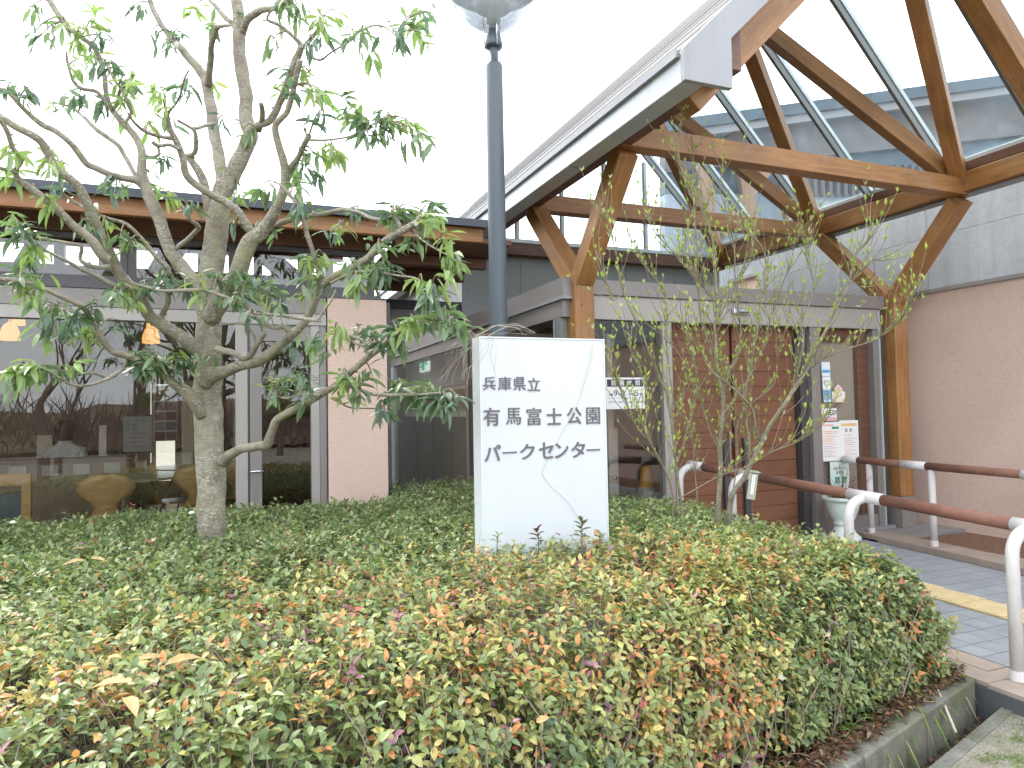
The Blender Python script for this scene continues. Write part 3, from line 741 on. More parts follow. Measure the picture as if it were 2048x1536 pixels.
# roof
def roof_line(x, z_): return z_
rz_ = lambda y: 3.17+(y-5.70)*.2086
for x1_, ya_, yb_ in ((2.10, 5.62, 8.14), (1.36, 8.144, 9.2)):
    y0_ = max(ya_, 5.70); pr_ = ([(5.62, 3.085), (5.62, 3.15)] if ya_ < 5.7 else [])+[(y0_, rz_(y0_)), (yb_, rz_(yb_)), (yb_, rz_(yb_)-.065), (y0_, rz_(y0_)-.065)]
    m = MB(); m.prism(pr_, WL, x1_, 'X'); m.build('roof', 'dark_fascia', cf)
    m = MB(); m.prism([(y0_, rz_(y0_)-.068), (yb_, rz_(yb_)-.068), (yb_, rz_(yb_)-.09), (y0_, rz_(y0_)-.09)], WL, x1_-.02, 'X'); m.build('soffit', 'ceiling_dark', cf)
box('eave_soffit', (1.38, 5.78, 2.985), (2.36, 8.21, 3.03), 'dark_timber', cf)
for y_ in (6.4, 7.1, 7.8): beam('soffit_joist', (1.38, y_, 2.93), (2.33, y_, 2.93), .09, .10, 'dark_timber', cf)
box('rear_roof', (WL, 9.06, 3.02), (1.3, 12.3, 3.08), 'dark_fascia', cf)
box('rear_header', (WL, 8.95, 3.43), (1.34, 9.05, 3.83), 'dark_timber', cf)
box('rear_sill', (WL, 8.95, 2.95), (1.34, 9.05, 3.20), 'dark_timber', cf)
for k, x in enumerate((-4.5, -4.0, -3.6, -3.3, -2.9, -2.45, -2.1, -1.75, -1.30, -.85, -.62, -.30, .05, .32, .52, .85, 1.15)):
    beam('rear_post', (x, 9.0, 3.14), (x+(.22 if k % 3 == 0 else 0), 9.0, 3.60), .10, .12 if k % 2 else .38, 'dark_timber', cf, up=(0, 1, 0))
beam('truss_brace', (.15, 8.7, 3.6), (1.15, 8.5, 2.7), .12, .22, 'dark_timber', cf)
beam('truss_brace', (-.95, 8.6, 2.6), (-.45, 8.6, 3.6), .12, .2, 'dark_timber', cf)
beam('fascia_purlin', (WL, 5.72, 3.03), (2.06, 5.72, 3.03), .06, .125, 'purlin_wood', cf)
x = WL+.2
while x < 2.0:
    beam('rafter', (x, 5.76, 3.0), (x, 8.9 if x < 1.3 else 8.1, 3.65 if x < 1.3 else 3.487), .10, .16, 'dark_timber', cf); x += 1.15
# wall above the glass
box('eave_beam', (WL, WY-.06, 2.93), (1.25, WY+.10, 3.08), 'dark_timber', cf)
box('header_band', (WL, WY-.02, 2.36), (.775, WY+.12, 2.50), 'bronze', cf)
box('header_band', (WL, WY-.012, 2.26), (.775, WY+.12, 2.356), 'bronze_light', cf)
box('sill', (WL, WY-.035, 2.502), (1.25, WY+.12, 2.535), 'bronze_dark', cf)
# clerestory windows
cx = [-4.5, -3.55, -2.60, -1.66, -.745, .045, .60, 1.20]
for a, b in zip(cx[:-1], cx[1:]):
    wn = thing_part = MB()
    fr = MB(); fw = .055
    fr.box((a+.002, WY-.02, 2.537), (a+fw, WY+.06, 2.928)); fr.box((b-fw, WY-.02, 2.537), (b-.002, WY+.06, 2.928))
    fr.box((a+fw, WY-.02, 2.537), (b-fw, WY+.06, 2.60)); fr.box((a+fw, WY-.02, 2.885), (b-fw, WY+.06, 2.928))
    f = fr.build('clerestory_window', 'bronze_dark', cf)
    box('pane', (a+fw, WY+.01, 2.60), (b-fw, WY+.016, 2.885), 'pane_glass', f)
# main glazing
for x0, x1, mt in ((.04, .135, 'bronze_light'), (.137, .150, 'bronze_dark'), (.152, .245, 'bronze'), (.645, .715, 'bronze_light'), (.717, .775, 'bronze'), (-1.84, -1.80, 'bronze'), (-3.2, -3.14, 'bronze'), (WL, WL+.08, 'bronze')):
    box('mullion', (x0, WY, .05), (x1, WY+.09, 2.257), mt, cf, bevel=.003)
box('door_head', (.246, WY+.01, 2.12), (.644, WY+.08, 2.257), 'bronze', cf)
box('door_foot', (.246, WY+.01, FZ), (.644, WY+.08, FZ+.12), 'bronze', cf)
hd = MB(); hd.tube([(.155, WY-.01, 1.03), (.155, WY-.055, 1.03), (.255, WY-.055, 1.03)], .010, 8); hd.build('door_handle', 'chrome', cf)
for a, b in ((WL+.08, -3.2), (-3.14, -1.84), (-1.80, .04), (.246, .644)):
    box('window_pane', (a, WY+.04, .1), (b, WY+.048, 2.256 if b < .1 else 2.12), 'pane_glass', cf)
box('plinth', (WL, WY-.01, -.1), (.775, WY+.12, .098), 'concrete', cf)
pl = box('pillar', (.785, WY-.03, -.1), (1.30, WY+.5, 2.50), 'pink_cladding', cf, bevel=.004, label='pink textured pillar at the end of the glazing')
box('end_strip', (1.305, WY+.1, -.1), (1.36, WY+.5, 2.5), 'bronze_dark', cf)
# interior shell
box('floor', (WL, WY+.13, .02), (1.3, 12.2, FZ-.01), 'room_floor', cf)
m = MB(); m.box((WL, 12.1, 0), (-1.15, 12.2, 3.0)); m.box((-.62, 12.1, 0), (1.3, 12.2, 3.0)); m.box((-1.15, 12.1, 0), (-.62, 12.2, .5)); m.box((-1.15, 12.1, 2.0), (-.62, 12.2, 3.0)); m.build('rear_wall', 'room_wall', cf)
box('side_wall', (1.2, 6.75, 0), (1.3, 12.1, 3.1), 'room_wall', cf)
box('side_wall', (WL-.1, 6.2, 0), (WL, 12.1, 3.1), 'room_wall', cf)
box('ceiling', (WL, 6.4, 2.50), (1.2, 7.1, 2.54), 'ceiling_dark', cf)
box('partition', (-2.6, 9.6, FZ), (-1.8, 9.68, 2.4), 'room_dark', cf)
for u0, u1, mt, v0 in ((303, 311, 'plywood', 690), (350, 363, 'dark_timber', 690), (364, 386, 'cream_screen', 762), (440, 447, 'plywood', 750), (447, 460, 'dark_timber', 690), (466, 476, 'cream_screen', 760)):
    a = px(u0, v0, Y=9.85); b = px(u1, v0, Y=9.85); box('room_upright', (a.x, 9.85, .75), (b.x, 9.93, a.z), mt, cf)
box('back_screen', (-3.9, 9.70, FZ), (-2.75, 9.74, 1.5), 'plywood', cf); box('back_shelf', (.1, 10.6, FZ), (1.1, 10.9, 1.5), 'dark_timber', cf)
box('counter', (-1.75, 9.7, FZ), (-.98, 9.95, .95), 'plywood', cf)

def chair(x, y, rz, lab, first=[None]):
    if first[0] is None:
        t = thing('cafe_chair', lab, 'chair', (0, 0, 0), 'plywood chairs in the cafe')
        m = MB()   # moulded backrest: wide oval narrowing to a waist
        pr = [(.0, .44, .0), (.09, .47, .0), (.085, .56, .01), (.14, .61, .02), (.215, .68, .03), (.225, .74, .035), (.19, .80, .045), (.10, .835, .05), (0, .84, .05)]
        v = []; f = []
        rows = [(.17, .43, -.02), (.11, .47, 0), (.085, .54, .012), (.12, .60, .02), (.20, .66, .03), (.225, .72, .04), (.205, .78, .048), (.14, .82, .055), (.05, .838, .058)]
        for w_, z_, yb in rows:
            for k in range(7):
                a = -1+2*k/6; v.append((w_*a, .19+yb-.03*(1-a*a)*0+.04*a*a*-1+.02, z_))
        for i in range(len(rows)-1):
            for k in range(6): q = i*7+k; f.append((q, q+1, q+8, q+7))
        m.add(v, f, True); b = m.build('backrest', 'plywood', t); sd_ = b.modifiers.new('s', 'SOLIDIFY'); sd_.thickness = .012
        m = MB(); m.prism([(-.19, -.20), (.19, -.20), (.21, 0), (.17, .19), (-.17, .19), (-.21, 0)], .43, .445, 'Z'); m.build('seat', 'plywood', t, bevel=.005)
        for sx in (-1, 1):
            for sy in (-1, 1):
                m = MB(); m.tube([(sx*.10, sy*.10, .425), (sx*.17, sy*.18, .40), (sx*.215, sy*.225, 0)], .008, 6); m.build('leg', 'chair_steel', t)
        first[0] = t; root = t
    else:
        root = first[0].copy(); COL.objects.link(root)
        for c in first[0].children:
            d = c.copy(); COL.objects.link(d); d.parent = root
        root['label'] = lab
    root.matrix_basis = Matrix.Translation((x, y, FZ-.01)) @ Matrix.Rotation(rz, 4, 'Z')
c0 = px(215, 985, Y=7.25); c1 = px(345, 960, Y=8.3); c2 = px(385, 960, Y=8.1); c3 = px(470, 960, Y=8.4)
chair(c0.x, c0.y, R(185), 'plywood chair with a wide rounded back nearest the cafe glass')
chair(c1.x+.05, c1.y, R(100), 'plywood chair seen from its side between the round table and the trunk')
chair(c2.x+.1, c2.y-.2, R(170), 'plywood chair partly behind the tree trunk')
chair(c3.x, c3.y, R(200), 'plywood chair behind the glass just beyond the trunk')
def table(c, r, lab):
    t = thing('cafe_table', lab, 'table', (c[0], c[1], FZ), 'tables in the cafe')
    m = MB(); m.lathe([(0, .70), (r, .70), (r, .725), (0, .725)], (c[0], c[1], FZ), 32, False); m.build('tabletop', 'plywood' if r < .5 else 'room_floor', t)
    for k in range(4):
        a = k*math.pi/2+.4; m = MB(); m.tube([(c[0]+.3*r*math.cos(a), c[1]+.3*r*math.sin(a), FZ+.69), (c[0]+.85*r*math.cos(a), c[1]+.85*r*math.sin(a), FZ)], .011, 6); m.build('leg', 'chair_steel', t)
q = px(265, 945, Y=8.1); table((q.x, q.y), .55, 'round cafe table behind the wide-backed plywood chair')
q = px(375, 925, Y=9.2); table((q.x, q.y), .45, 'small cafe table beside the trunk in front of the cream screen')
def pendant(c, lab):
    t = thing('pendant_lamp', lab, 'lamp', c, 'lit pendant lamps in the cafe')
    m = MB(); m.lathe([(.03, .13), (.07, .10), (.10, .02), (.105, -.07), (.098, -.07), (.09, .02), (.06, .09)], c, 20); m.v = [(c[0]+(a_-c[0])*.8, c[1]+(b_-c[1])*.8, c[2]+(d_-c[2])*.85) for a_, b_, d_ in m.v]; m.build('lamp_shade', 'shade_lit', t)
    m = MB(); m.tube([(c[0], c[1], c[2]+.12), (c[0], c[1], 2.5)], .005, 5); m.build('cord', 'rubber', t)
for (u, v, Yd), lb in zip(((20, 668, 8.0), (302, 675, 8.0), (34, 640, 9.6), (307, 650, 9.6), (-150, 672, 8.0)),
        ('warm lit pendant lamp, lower one seen at the far end of the cafe glass', 'warm lit pendant lamp, lower one seen beside the big forked limb', 'warm lit pendant lamp partly hidden above the far one', 'warm lit pendant lamp, upper one seen beside the big forked limb', 'warm lit pendant lamp outside the view')):
    if u > -100: pendant(tuple(px(u, v, Y=Yd)), lb)
# board, photo display, cream banner
p = px(279, 868, Y=9.9); b = thing('notice_board', 'framed notice board with faint writing inside the cafe', 'board', p)
box('frame', (p.x-.20, 9.90, p.z-.24), (p.x+.17, 9.93, p.z+.24), 'bronze_dark', b); box('sheet', (p.x-.18, 9.89, p.z-.22), (p.x+.15, 9.899, p.z+.22), 'whiteboard', b)
for k in range(7): box('text_line', (p.x-.15, 9.886, p.z+.17-k*.055), (p.x-.15+random.uniform(.12, .25), 9.889, p.z+.18-k*.055), 'grey_print', b)
p = px(332, 828, Y=9.8); b = thing('photo_display', 'hanging display of small reddish photographs inside the cafe', 'display', p)
box('backing', (p.x-.14, 9.80, p.z-.34), (p.x+.13, 9.82, p.z+.36), 'cream_print', b)
cols = ['amber_print', 'paper', 'bronze_dark', 'red_print', 'red_print', 'bronze', 'pink_print', 'rail_brown', 'bronze', 'rail_brown']
for k in range(10):
    xx = p.x-.13+(k % 2)*.13; zz = p.z+.22-(k//2)*.125
    box('photograph', (xx, 9.79, zz-.05), (xx+.12, 9.799, zz+.055), ['rail_brown', 'grey_print', 'bronze_dark', 'rail_brown', 'room_dark'][k % 5] if k else 'plywood', b)
p = px(88, 895, Y=9.4); q_ = thing('paper_carrier', 'cream upright paper panel beside the seated person', 'panel', p); box('sheet', (p.x-.07, 9.4, p.z-.15), (p.x+.08, 9.43, p.z+.14), 'cream_screen', q_)
p = px(205, 915, Y=9.0); q_ = thing('glass_door_edge', 'pale upright screen edge inside the cafe', 'screen', p); box('panel', (p.x-.035, 9.0, p.z-.32), (p.x+.035, 9.03, p.z+.36), 'cream_print', q_)
p = px(22, 960, Y=7.3); q_ = thing('menu_stand', 'brown wooden stand just inside the cafe glass', 'stand', (p.x, p.y, FZ)); box('post', (p.x-.17, 7.28, FZ), (p.x-.10, 7.34, 1.02), 'plywood', q_); box('post', (p.x+.08, 7.28, FZ), (p.x+.15, 7.34, 1.02), 'plywood', q_); box('rail', (p.x-.10, 7.29, .92), (p.x+.08, 7.33, 1.02), 'plywood', q_)
box('display_shelf', (p.x-.1, 7.29, .3), (p.x+.08, 7.32, .85), 'lamp_pole', q_)
def seated_person():
    p = px(132, 905, Y=9.0)
    bm = bmesh.new()
    x, y = p.x, p.y
    V = [(x, y, .62), (x, y+.02, .80), (x, y+.03, 1.02), (x-.01, y, 1.17), (x-.01, y-.01, 1.23), (x-.01, y-.02, 1.30), (x-.01, y-.02, 1.38),
         (x-.16, y, 1.13), (x-.22, y-.10, .92), (x-.12, y-.28, .86), (x+.15, y, 1.13), (x+.21, y-.08, .92), (x+.12, y-.28, .86),
         (x-.09, y-.30, .60), (x-.10, y-.36, .25), (x-.10, y-.42, FZ+.03), (x+.09, y-.30, .60), (x+.10, y-.36, .25), (x+.10, y-.42, FZ+.03)]
    E_ = [(0, 1), (1, 2), (2, 3), (3, 4), (4, 5), (5, 6), (3, 7), (7, 8), (8, 9), (3, 10), (10, 11), (11, 12), (0, 13), (13, 14), (14, 15), (0, 16), (16, 17), (17, 18)]
    rr = [.15, .15, .15, .12, .05, .075, .085, .07, .045, .035, .07, .045, .035, .08, .055, .04, .08, .055, .04]
    me = bpy.data.meshes.new('body'); me.from_pydata(V, E_, []); me.update()
    t = thing('person', 'person in a pale patterned top seated with their back to the cafe glass', 'person', (x, y, FZ))
    o = bpy.data.objects.new('body', me); me.materials.append(M['cloth_pale']); place(o, Matrix(), t)
    md = o.modifiers.new('skin', 'SKIN'); o.modifiers.new('sub', 'SUBSURF').levels = 1
    o.modifiers['sub'].render_levels = 2
    for i, v_ in enumerate(me.skin_vertices[0].data): v_.radius = (rr[i], rr[i]*.85); v_.use_root = (i == 0)
    md.use_smooth_shade = True
    h = MB(); h.lathe([(0, .125), (.06, .11), (.10, .05), (.108, 0), (.10, -.06), (.07, -.11), (0, -.12)], (x-.01, y+.005, 1.36), 18); h.build('hair', 'hair_brown', t)
    s = thing('stool', 'low dark stool under the seated person', 'stool', (x, y, FZ))
    m = MB(); m.lathe([(0, .40), (.17, .40), (.17, .44), (0, .44)], (x, y-.02, FZ), 20, False); m.build('seat', 'dark_timber', s)
    for k in range(4):
        a = k*math.pi/2+.7; m = MB(); m.tube([(x+.1*math.cos(a), y+.1*math.sin(a), FZ+.4), (x+.16*math.cos(a), y+.16*math.sin(a), FZ)], .012, 6); m.build('leg', 'chair_steel', s)
seated_person()
q = px(130, 917, Y=8.55)
t = thing('serving_desk', 'long dark desk in front of the seated person inside the cafe', 'desk', (q.x, 8.6, FZ))
box('desktop', (q.x-.9, 8.45, q.z-.03), (q.x+.62, 8.85, q.z), 'dark_timber', t, bevel=.004); box('front_panel', (q.x-.88, 8.50, FZ), (q.x+.60, 8.53, q.z-.032), 'room_dark', t)
for k in range(5): box('papers', (q.x-.75+k*.28, 8.46, q.z-.17), (q.x-.60+k*.28, 8.498, q.z-.06), 'bronze_light', t)

# ================================================================== RIGHT WALLS
pk = thing('pink_wall', 'long pink textured wall beside the ramp, capped with grey metal', 'wall', (7.1, 3, 0))
PX_ = 7.10
for k, (a, b) in enumerate(((-3, 0), (0, 3), (3, 6.0), (6.0, 8.2))):
    box('cladding_panel', (PX_, a+.001, .10), (PX_+.1, b-.001, 2.685), 'pink_cladding', pk)
    box('cap', (PX_-.03, a+.003, 2.687), (PX_+.14, b-.003, 2.728), 'grey_plate', pk)
cw = thing('concrete_wall', 'pale fair-faced concrete wall with tie holes above the pink wall', 'wall', (7.2, 3, 0))
CXW = 7.22
zrow = [2.73, 3.33, 3.95]
for zi in range(2):
    y = -3.0
    while y < 8.1:
        yb = min(y+1.2, 8.1)
        p_ = box('panel', (CXW, y+.0016, zrow[zi]+.0015), (CXW+.15, yb-.0016, zrow[zi+1]-.0015), 'concrete', cw, bevel=.0015)
        for ty in (y+.3, y+.9):
            for tz in ((zrow[zi]+.3,) if zi == 0 else (zrow[zi]+.18,)):
                if 3 < ty < 8:
                    m = MB(); m.lathe([(.016, 0), (.012, .012), (0, .013)], n=12)
                    m.build('tie_hole', 'bronze_dark', p_, world=Matrix.Translation((CXW-.001, ty, tz)) @ Matrix.Rotation(R(90), 4, 'Y'))
        y = yb
# pink block with a cap at the far end of the concrete wall
q0 = px(1562, 560, Y=8.6); q1 = px(1612, 545, Y=8.6)
pb = thing('pink_parapet', 'small pink parapet block with metal cap behind the vestibule roof', 'wall', (q0.x, 8.6, 2.6))
box('block', (q0.x-.15, 8.6, 2.6), (q1.x, 9.6, q1.z-.03), 'pink_cladding', pb); box('cap', (q0.x-.2, 8.57, q1.z-.03), (q1.x+.03, 9.63, q1.z+.02), 'grey_plate', pb)
# ---- rear hall seen through the glass slope
rh = thing('rear_hall', 'tall concrete hall with dark slatted frieze behind the glass slope', 'building', (11, 10, 0))
def hallY(u): return 10.4-(u-1366)*.00262
us = [1330, 1500, 1660, 1830, 1995, 2150, 2400]
def hp(u, v, dy=0): return px(u, v, Y=hallY(u)+dy)
def hall_band(name, top, bot, mat, dy, th=.2):
    for a, b in zip(us[:-1], us[1:]):
        P = [hp(a, top(a), dy), hp(b, top(b), dy), hp(b, bot(b), dy), hp(a, bot(a), dy)]
        v = [(p.x, p.y, p.z) for p in P]+[(p.x+.02, p.y+th, p.z) for p in P]
        m = MB(); m.add(v, [(0, 1, 2, 3), (7, 6, 5, 4), (0, 4, 5, 1), (1, 5, 6, 2), (2, 6, 7, 3), (3, 7, 4, 0)]); m.build(name, mat, rh)
tl = lambda u: 241-(u-1330)*.135
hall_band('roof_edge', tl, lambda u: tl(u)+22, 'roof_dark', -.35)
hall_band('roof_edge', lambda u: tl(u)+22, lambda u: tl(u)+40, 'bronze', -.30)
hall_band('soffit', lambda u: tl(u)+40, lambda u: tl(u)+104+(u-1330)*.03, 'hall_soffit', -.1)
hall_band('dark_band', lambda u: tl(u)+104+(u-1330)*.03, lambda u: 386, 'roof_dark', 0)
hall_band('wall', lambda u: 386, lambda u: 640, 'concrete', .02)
k = 0; u = 1625
while u < 2100:
    a = hp(u, 330, -.06); b = hp(u+8, 390, -.06)
    bx = hp(u, 392, -.06)
    box('slat', (a.x, a.y-.03, bx.z), (a.x+.075, a.y+.03, a.z), 'slat_dark', rh); u += 15
for a_, b_ in (((1545, 498), (1580, 548)), ((1603, 488), (1578, 548))): beam('post', px(a_[0], a_[1], Y=9.8), px(b_[0], b_[1], Y=9.8), .2, .2, 'glulam', rh)
for u in (1400, 1480, 1560):
    a = hp(u, 300, -.25); b = hp(u+30, 500, -.25); beam('post', b, a, .18, .2, 'purlin_wood', rh)
beam('post', hp(1440, 470, -.25), hp(1560, 300, -.25), .18, .2, 'purlin_wood', rh)
# wooded hill far behind
hm = MB(); hv = []; hf = []
NX, NY = 70, 8
for j in range(NY+1):
    for i in range(NX+1):
        a = R(-12)+R(60)*i/NX; r_ = 70+9*j; h = (7+9*math.sin(i*.11+1.2)**2+2.2*vnoise(i*.7, j*.9, 1.1))*math.sin(min(1, j/NY)*math.pi/2)
        hv.append((r_*math.sin(a), r_*math.cos(a), h-.3))
for j in range(NY):
    for i in range(NX): k = j*(NX+1)+i; hf.append((k, k+1, k+NX+2, k+NX+1))
link('hill', raw_mesh('hill', hv, hf), 'hill_leaf', None, None, 'structure')
# wooded bank across the road behind the camera (mirrored in the cafe glass)
hv = []; hf = []
for j in range(6):
    for i in range(81):
        a = -60+i*1.6; h = [0, .5, .9, 1.3, 1.7, 2.2][j]+.6*vnoise(i*.9, j*1.3, .8, 4)*(j > 0)
        hv.append((a, -24-j*2.2+.8*vnoise(i, j, 1.1), h))
for j in range(5):
    for i in range(80): k = j*81+i; hf.append((k+81, k+82, k+1, k))
link('wooded_bank', raw_mesh('wooded_bank', hv, hf), 'far_wood', None, None, 'structure')
th = MB(); rs = random.Random(8)
for k in range(5200):
    x = rs.uniform(-30, 26); y = rs.uniform(-30, -21); h = (2.6+2.4*mnoise.noise(Vector((x*.16, 3, 0)))+1.4*mnoise.noise(Vector((x*.5, 9, 0))))*rs.uniform(.5, 1.15)
    if h < .5: continue
    a = Vector((x, y, rs.uniform(-.2, h*.6))); b = a+Vector((rs.uniform(-.9, .9), rs.uniform(-.4, .4), rs.uniform(.5, 1.6))); b.z = min(b.z, h+1)
    th.tube([a, a.lerp(b, .5)+Vector((rs.uniform(-.1, .1), 0, 0)), b], [.035, .022, .006], 3, False, False)
o = th.build('woodland', 'far_bark', None, 'stuff'); tag(o, 'dense brown leafless thicket mirrored low in the cafe glass', 'woodland')
def bare_tree(x, y, h, seed, lab):
    rs = random.Random(seed); t = thing('bare_tree', lab, 'tree', (x, y, -.2), 'bare trees across the forecourt'); mt = MB(); mc = MB()
    def grow(p, d, ln, r, lv, mb):
        q = p; pts = [p]; rr = [r]; n = 3
        for i in range(n):
            d = (d+Vector((rs.uniform(-1, 1), rs.uniform(-1, 1), rs.uniform(-.3, .6)))*.16).normalized(); q = q+d*ln/n; pts.append(q); rr.append(r*(1-.42*(i+1)/n))
        mb.tube(pts, rr, 5 if lv < 3 else 3, False)
        if lv >= 6 or r < .004: return
        for k in range(2 if lv < 1 else 3):
            nd = (d+Vector((rs.uniform(-1, 1), rs.uniform(-1, 1), rs.uniform(-.15, .7)))*.75).normalized()
            grow(pts[-1] if k < 2 else pts[2], nd, ln*rs.uniform(.62, .82), rr[-1]*rs.uniform(.62, .8), lv+1, mc)
    grow(Vector((x, y, -.2)), Vector((0, 0, 1)), h*.28, h*.022, 0, mt)
    mt.build('trunk', 'far_bark', t); mc.build('crown', 'far_bark', t)
BT = [(-4.5, -9, 7.5, 'leafless tree mirrored in the cafe glass at the far end'), (-1.0, -12, 9, 'tall leafless tree mirrored in the middle of the cafe glass'), (2.8, -10, 7, 'leafless tree mirrored beside the cafe door'),
      (10.5, -6, 8, 'leafless tree mirrored in the entrance pane'), (13.0, -8, 9.5, 'taller leafless tree standing behind the mirrored one'), (-7.5, -11, 10, 'broad leafless tree beyond the far end of the mirrored row'),
      (-3.0, -17, 11, 'high leafless tree in the second row of the mirrored trees'), (-10, -16, 11, 'high leafless tree at the end of the second mirrored row'), (5.5, -15, 9, 'leafless tree mirrored in the glazed door')]
for i, (x, y, h, lb) in enumerate(BT): bare_tree(x, y, h, 11+i, lb)
src = [o for o in bpy.data.objects if o.name.startswith('bare_tree')]
rs = random.Random(4)
for i in range(30):
    o = src[i % len(src)]; c = o.copy(); COL.objects.link(c)
    x = -24+i*1.55+rs.uniform(-.5, .5); y = -19-rs.uniform(0, 5); c['label'] = 'slender leafless tree of the dense mirrored row along the wooded bank'; c['group'] = 'row of leafless trees along the wooded bank'
    c.matrix_basis = Matrix.Translation((x, y, -.1)) @ Matrix.Rotation(rs.uniform(0, 6), 4, 'Z') @ Matrix.Scale(rs.uniform(.55, .8), 4)
    for ch in o.children: d = ch.copy(); COL.objects.link(d); d.parent = c

# ================================================================== HANDRAILS
def handrail(lab, group, X, zf, posts, sleeves, Y_a, Y_b, px_off, first_end):
    t = thing('handrail', lab, 'handrail', (X, Y_a, .1), group)
    rr = .036
    cuts = [Y_a]
    for s0, s1 in sleeves: cuts += [s0, s1]
    cuts.append(Y_b)
    for a, b in zip(cuts[::2], cuts[1::2]):
        if b-a > .02:
            m = MB(); m.tube([(X, a, zf(a)), (X, b, zf(b))], rr, 20); m.build('rail', 'rail_brown', t)
    for s0, s1 in sleeves:
        m = MB(); m.tube([(X, s0-.004, zf(s0)), (X, s1+.004, zf(s1))], rr+.003, 20); m.build('sleeve', 'white_paint', t)
    for yp in posts:
        zt = zf(yp); zb = ramp_z(yp)+(.045 if X > 5 else 0)
        m = MB()
        if px_off:
            xp = X-px_off
            pts = [(xp, yp, zb), (xp, yp, zt-.13)]
            for k in range(1, 8):
                a = k/8*math.pi/2; pts.append((xp+.115*(1-math.cos(a)), yp, zt-.13+.115*math.sin(a)))
            pts += [(xp+.115, yp, zt-.012), (X, yp, zt-.008)]
            m.tube(pts, .031, 18); o = m.build('post', 'white_paint', t)
        else:
            m.tube([(X, yp, zb), (X, yp, zt-.03)], .030, 18); o = m.build('post', 'white_paint', t); xp = X
        m = MB(); m.tube([(xp, yp, zb), (xp, yp, zb+.05)], .034, 18, True, False); m.build('post_collar', 'white_paint', o)
zn = lambda y: .862+.047*(y-2.75)
def y_at(u, X): return px(u, 900, X=X).y
XRN = 3.83; XPN = 3.68
posts = [y_at(2015, XPN), y_at(1687, XPN)-.02, y_at(1462, XPN), y_at(1358, XPN)]
sl_ = []
handrail('brown and white handrail nearest the hedge, with bent white posts', 'handrails along the ramp', XRN, zn, posts,
         [(posts[0]-.13, posts[0]+.08), (posts[1]-.13, posts[1]+.12), (posts[2]-.14, posts[2]+.06), (posts[3]-.14, posts[3]+.06)], .6, posts[3]-.05, .15, True)
XF = 5.93; zfar = lambda y: .905+.012*(y-4)
fp = [y_at(2300, XF), y_at(1861, XF), y_at(1737, XF)]
handrail('straight brown and white handrail on the far kerb beside the pink wall', 'handrails along the ramp', XF, zfar, fp+[y_at(2100, XF)],
         [(y_at(2075, XF), y_at(2043, XF)), (y_at(1851, XF), y_at(1803, XF)), (y_at(1715, XF), y_at(1688, XF))], 1.2, y_at(1688, XF), 0, True)

# ================================================================== PLANTER URN
def urn():
    c = (5.55, 5.14, FZ)
    t = thing('planter_urn', 'pale mint pedestal urn with a straggly reddish plant by the entrance', 'planter', c)
    s = .98
    m = MB(); m.lathe([(0, 0), (.155, 0), (.155, .035), (.135, .05), (.105, .085), (.085, .13), (.08, .15), (.092, .155), (.092, .17), (.085, .175), (.105, .21), (.135, .29), (.155, .36), (.16, .385), (.185, .39), (.19, .42), (.175, .425), (.165, .40), (.0, .39)], c, 40); m.build('urn', 'urn_mint', t)
    m = MB(); m.lathe([(0, .405), (.165, .405)], c, 24); m.build('soil', 'soil', t)
    P = []; D = []; Nn = []; Ln = []; Wd = []; C = []; st = MB()
    rs = random.Random(5)
    for k in range(46):
        a = rs.uniform(0, 6.28); e = rs.uniform(.2, 1.2); r0 = rs.uniform(0, .1); L_ = rs.uniform(.15, .42)
        p0 = Vector((c[0]+r0*math.cos(a), c[1]+r0*math.sin(a), FZ+.40)); d = Vector((math.cos(a)*math.cos(e), math.sin(a)*math.cos(e), math.sin(e)))
        p1 = p0+d*L_*.5+Vector((0, 0, .03)); p2 = p0+d*L_+Vector((rs.uniform(-.03, .03), rs.uniform(-.03, .03), -.02*L_))
        st.tube([p0, p1, p2], [.003, .0025, .0012], 4, False)
        for j in range(5):
            q = p0.lerp(p2, .35+.15*j); P.append(q); D.append((rs.uniform(-1, 1), rs.uniform(-1, 1), rs.uniform(-.2, .8))); Nn.append((rs.uniform(-.3, .3), rs.uniform(-.3, .3), 1)); Ln.append(rs.uniform(.02, .045)); Wd.append(.008)
            C.append(rs.choice([(.22, .07, .06), (.12, .10, .03), (.2, .2, .06), (.15, .06, .06)]))
    for k in range(60):
        a = rs.uniform(0, 6.28); r0 = rs.uniform(0, .15); P.append((c[0]+r0*math.cos(a), c[1]+r0*math.sin(a), FZ+.41)); D.append((math.cos(a), math.sin(a), rs.uniform(-.3, .6))); Nn.append((0, 0, 1)); Ln.append(rs.uniform(.02, .05)); Wd.append(.012); C.append((.22, .27, .06))
    st.build('stem', 'rail_brown', t)
    V, F, CC = leaf_arrays(np.array([tuple(p) for p in P]), np.array(D), np.array(Nn), np.array(Ln), np.array(Wd), np.array(C), False); big_mesh('foliage', V, F, CC, 'leaf_soft', t, 'stuff')
urn()
# traffic cone in the lobby
c = px(1293, 985, Y=6.7); t = thing('traffic_cone', 'orange traffic cone standing in the lobby behind the entrance pane', 'cone', (c.x, c.y, FZ))
m = MB(); m.lathe([(.03, .68), (.05, .66), (.15, .04), (.15, .02)], (c.x, c.y, FZ), 24); m.build('cone', 'cone_orange', t); box('base', (c.x-.18, c.y-.18, FZ), (c.x+.18, c.y+.18, FZ+.03), 'cone_orange', t, bevel=.01)
m = MB(); m.lathe([(.085, .44), (.118, .28)], (c.x, c.y, FZ+.001), 24)
m.v = [(x_+(x_-c.x)*.04, y_+(y_-c.y)*.04, z_) for x_, y_, z_ in m.v]; m.build('reflective_band', 'white_paint', t)
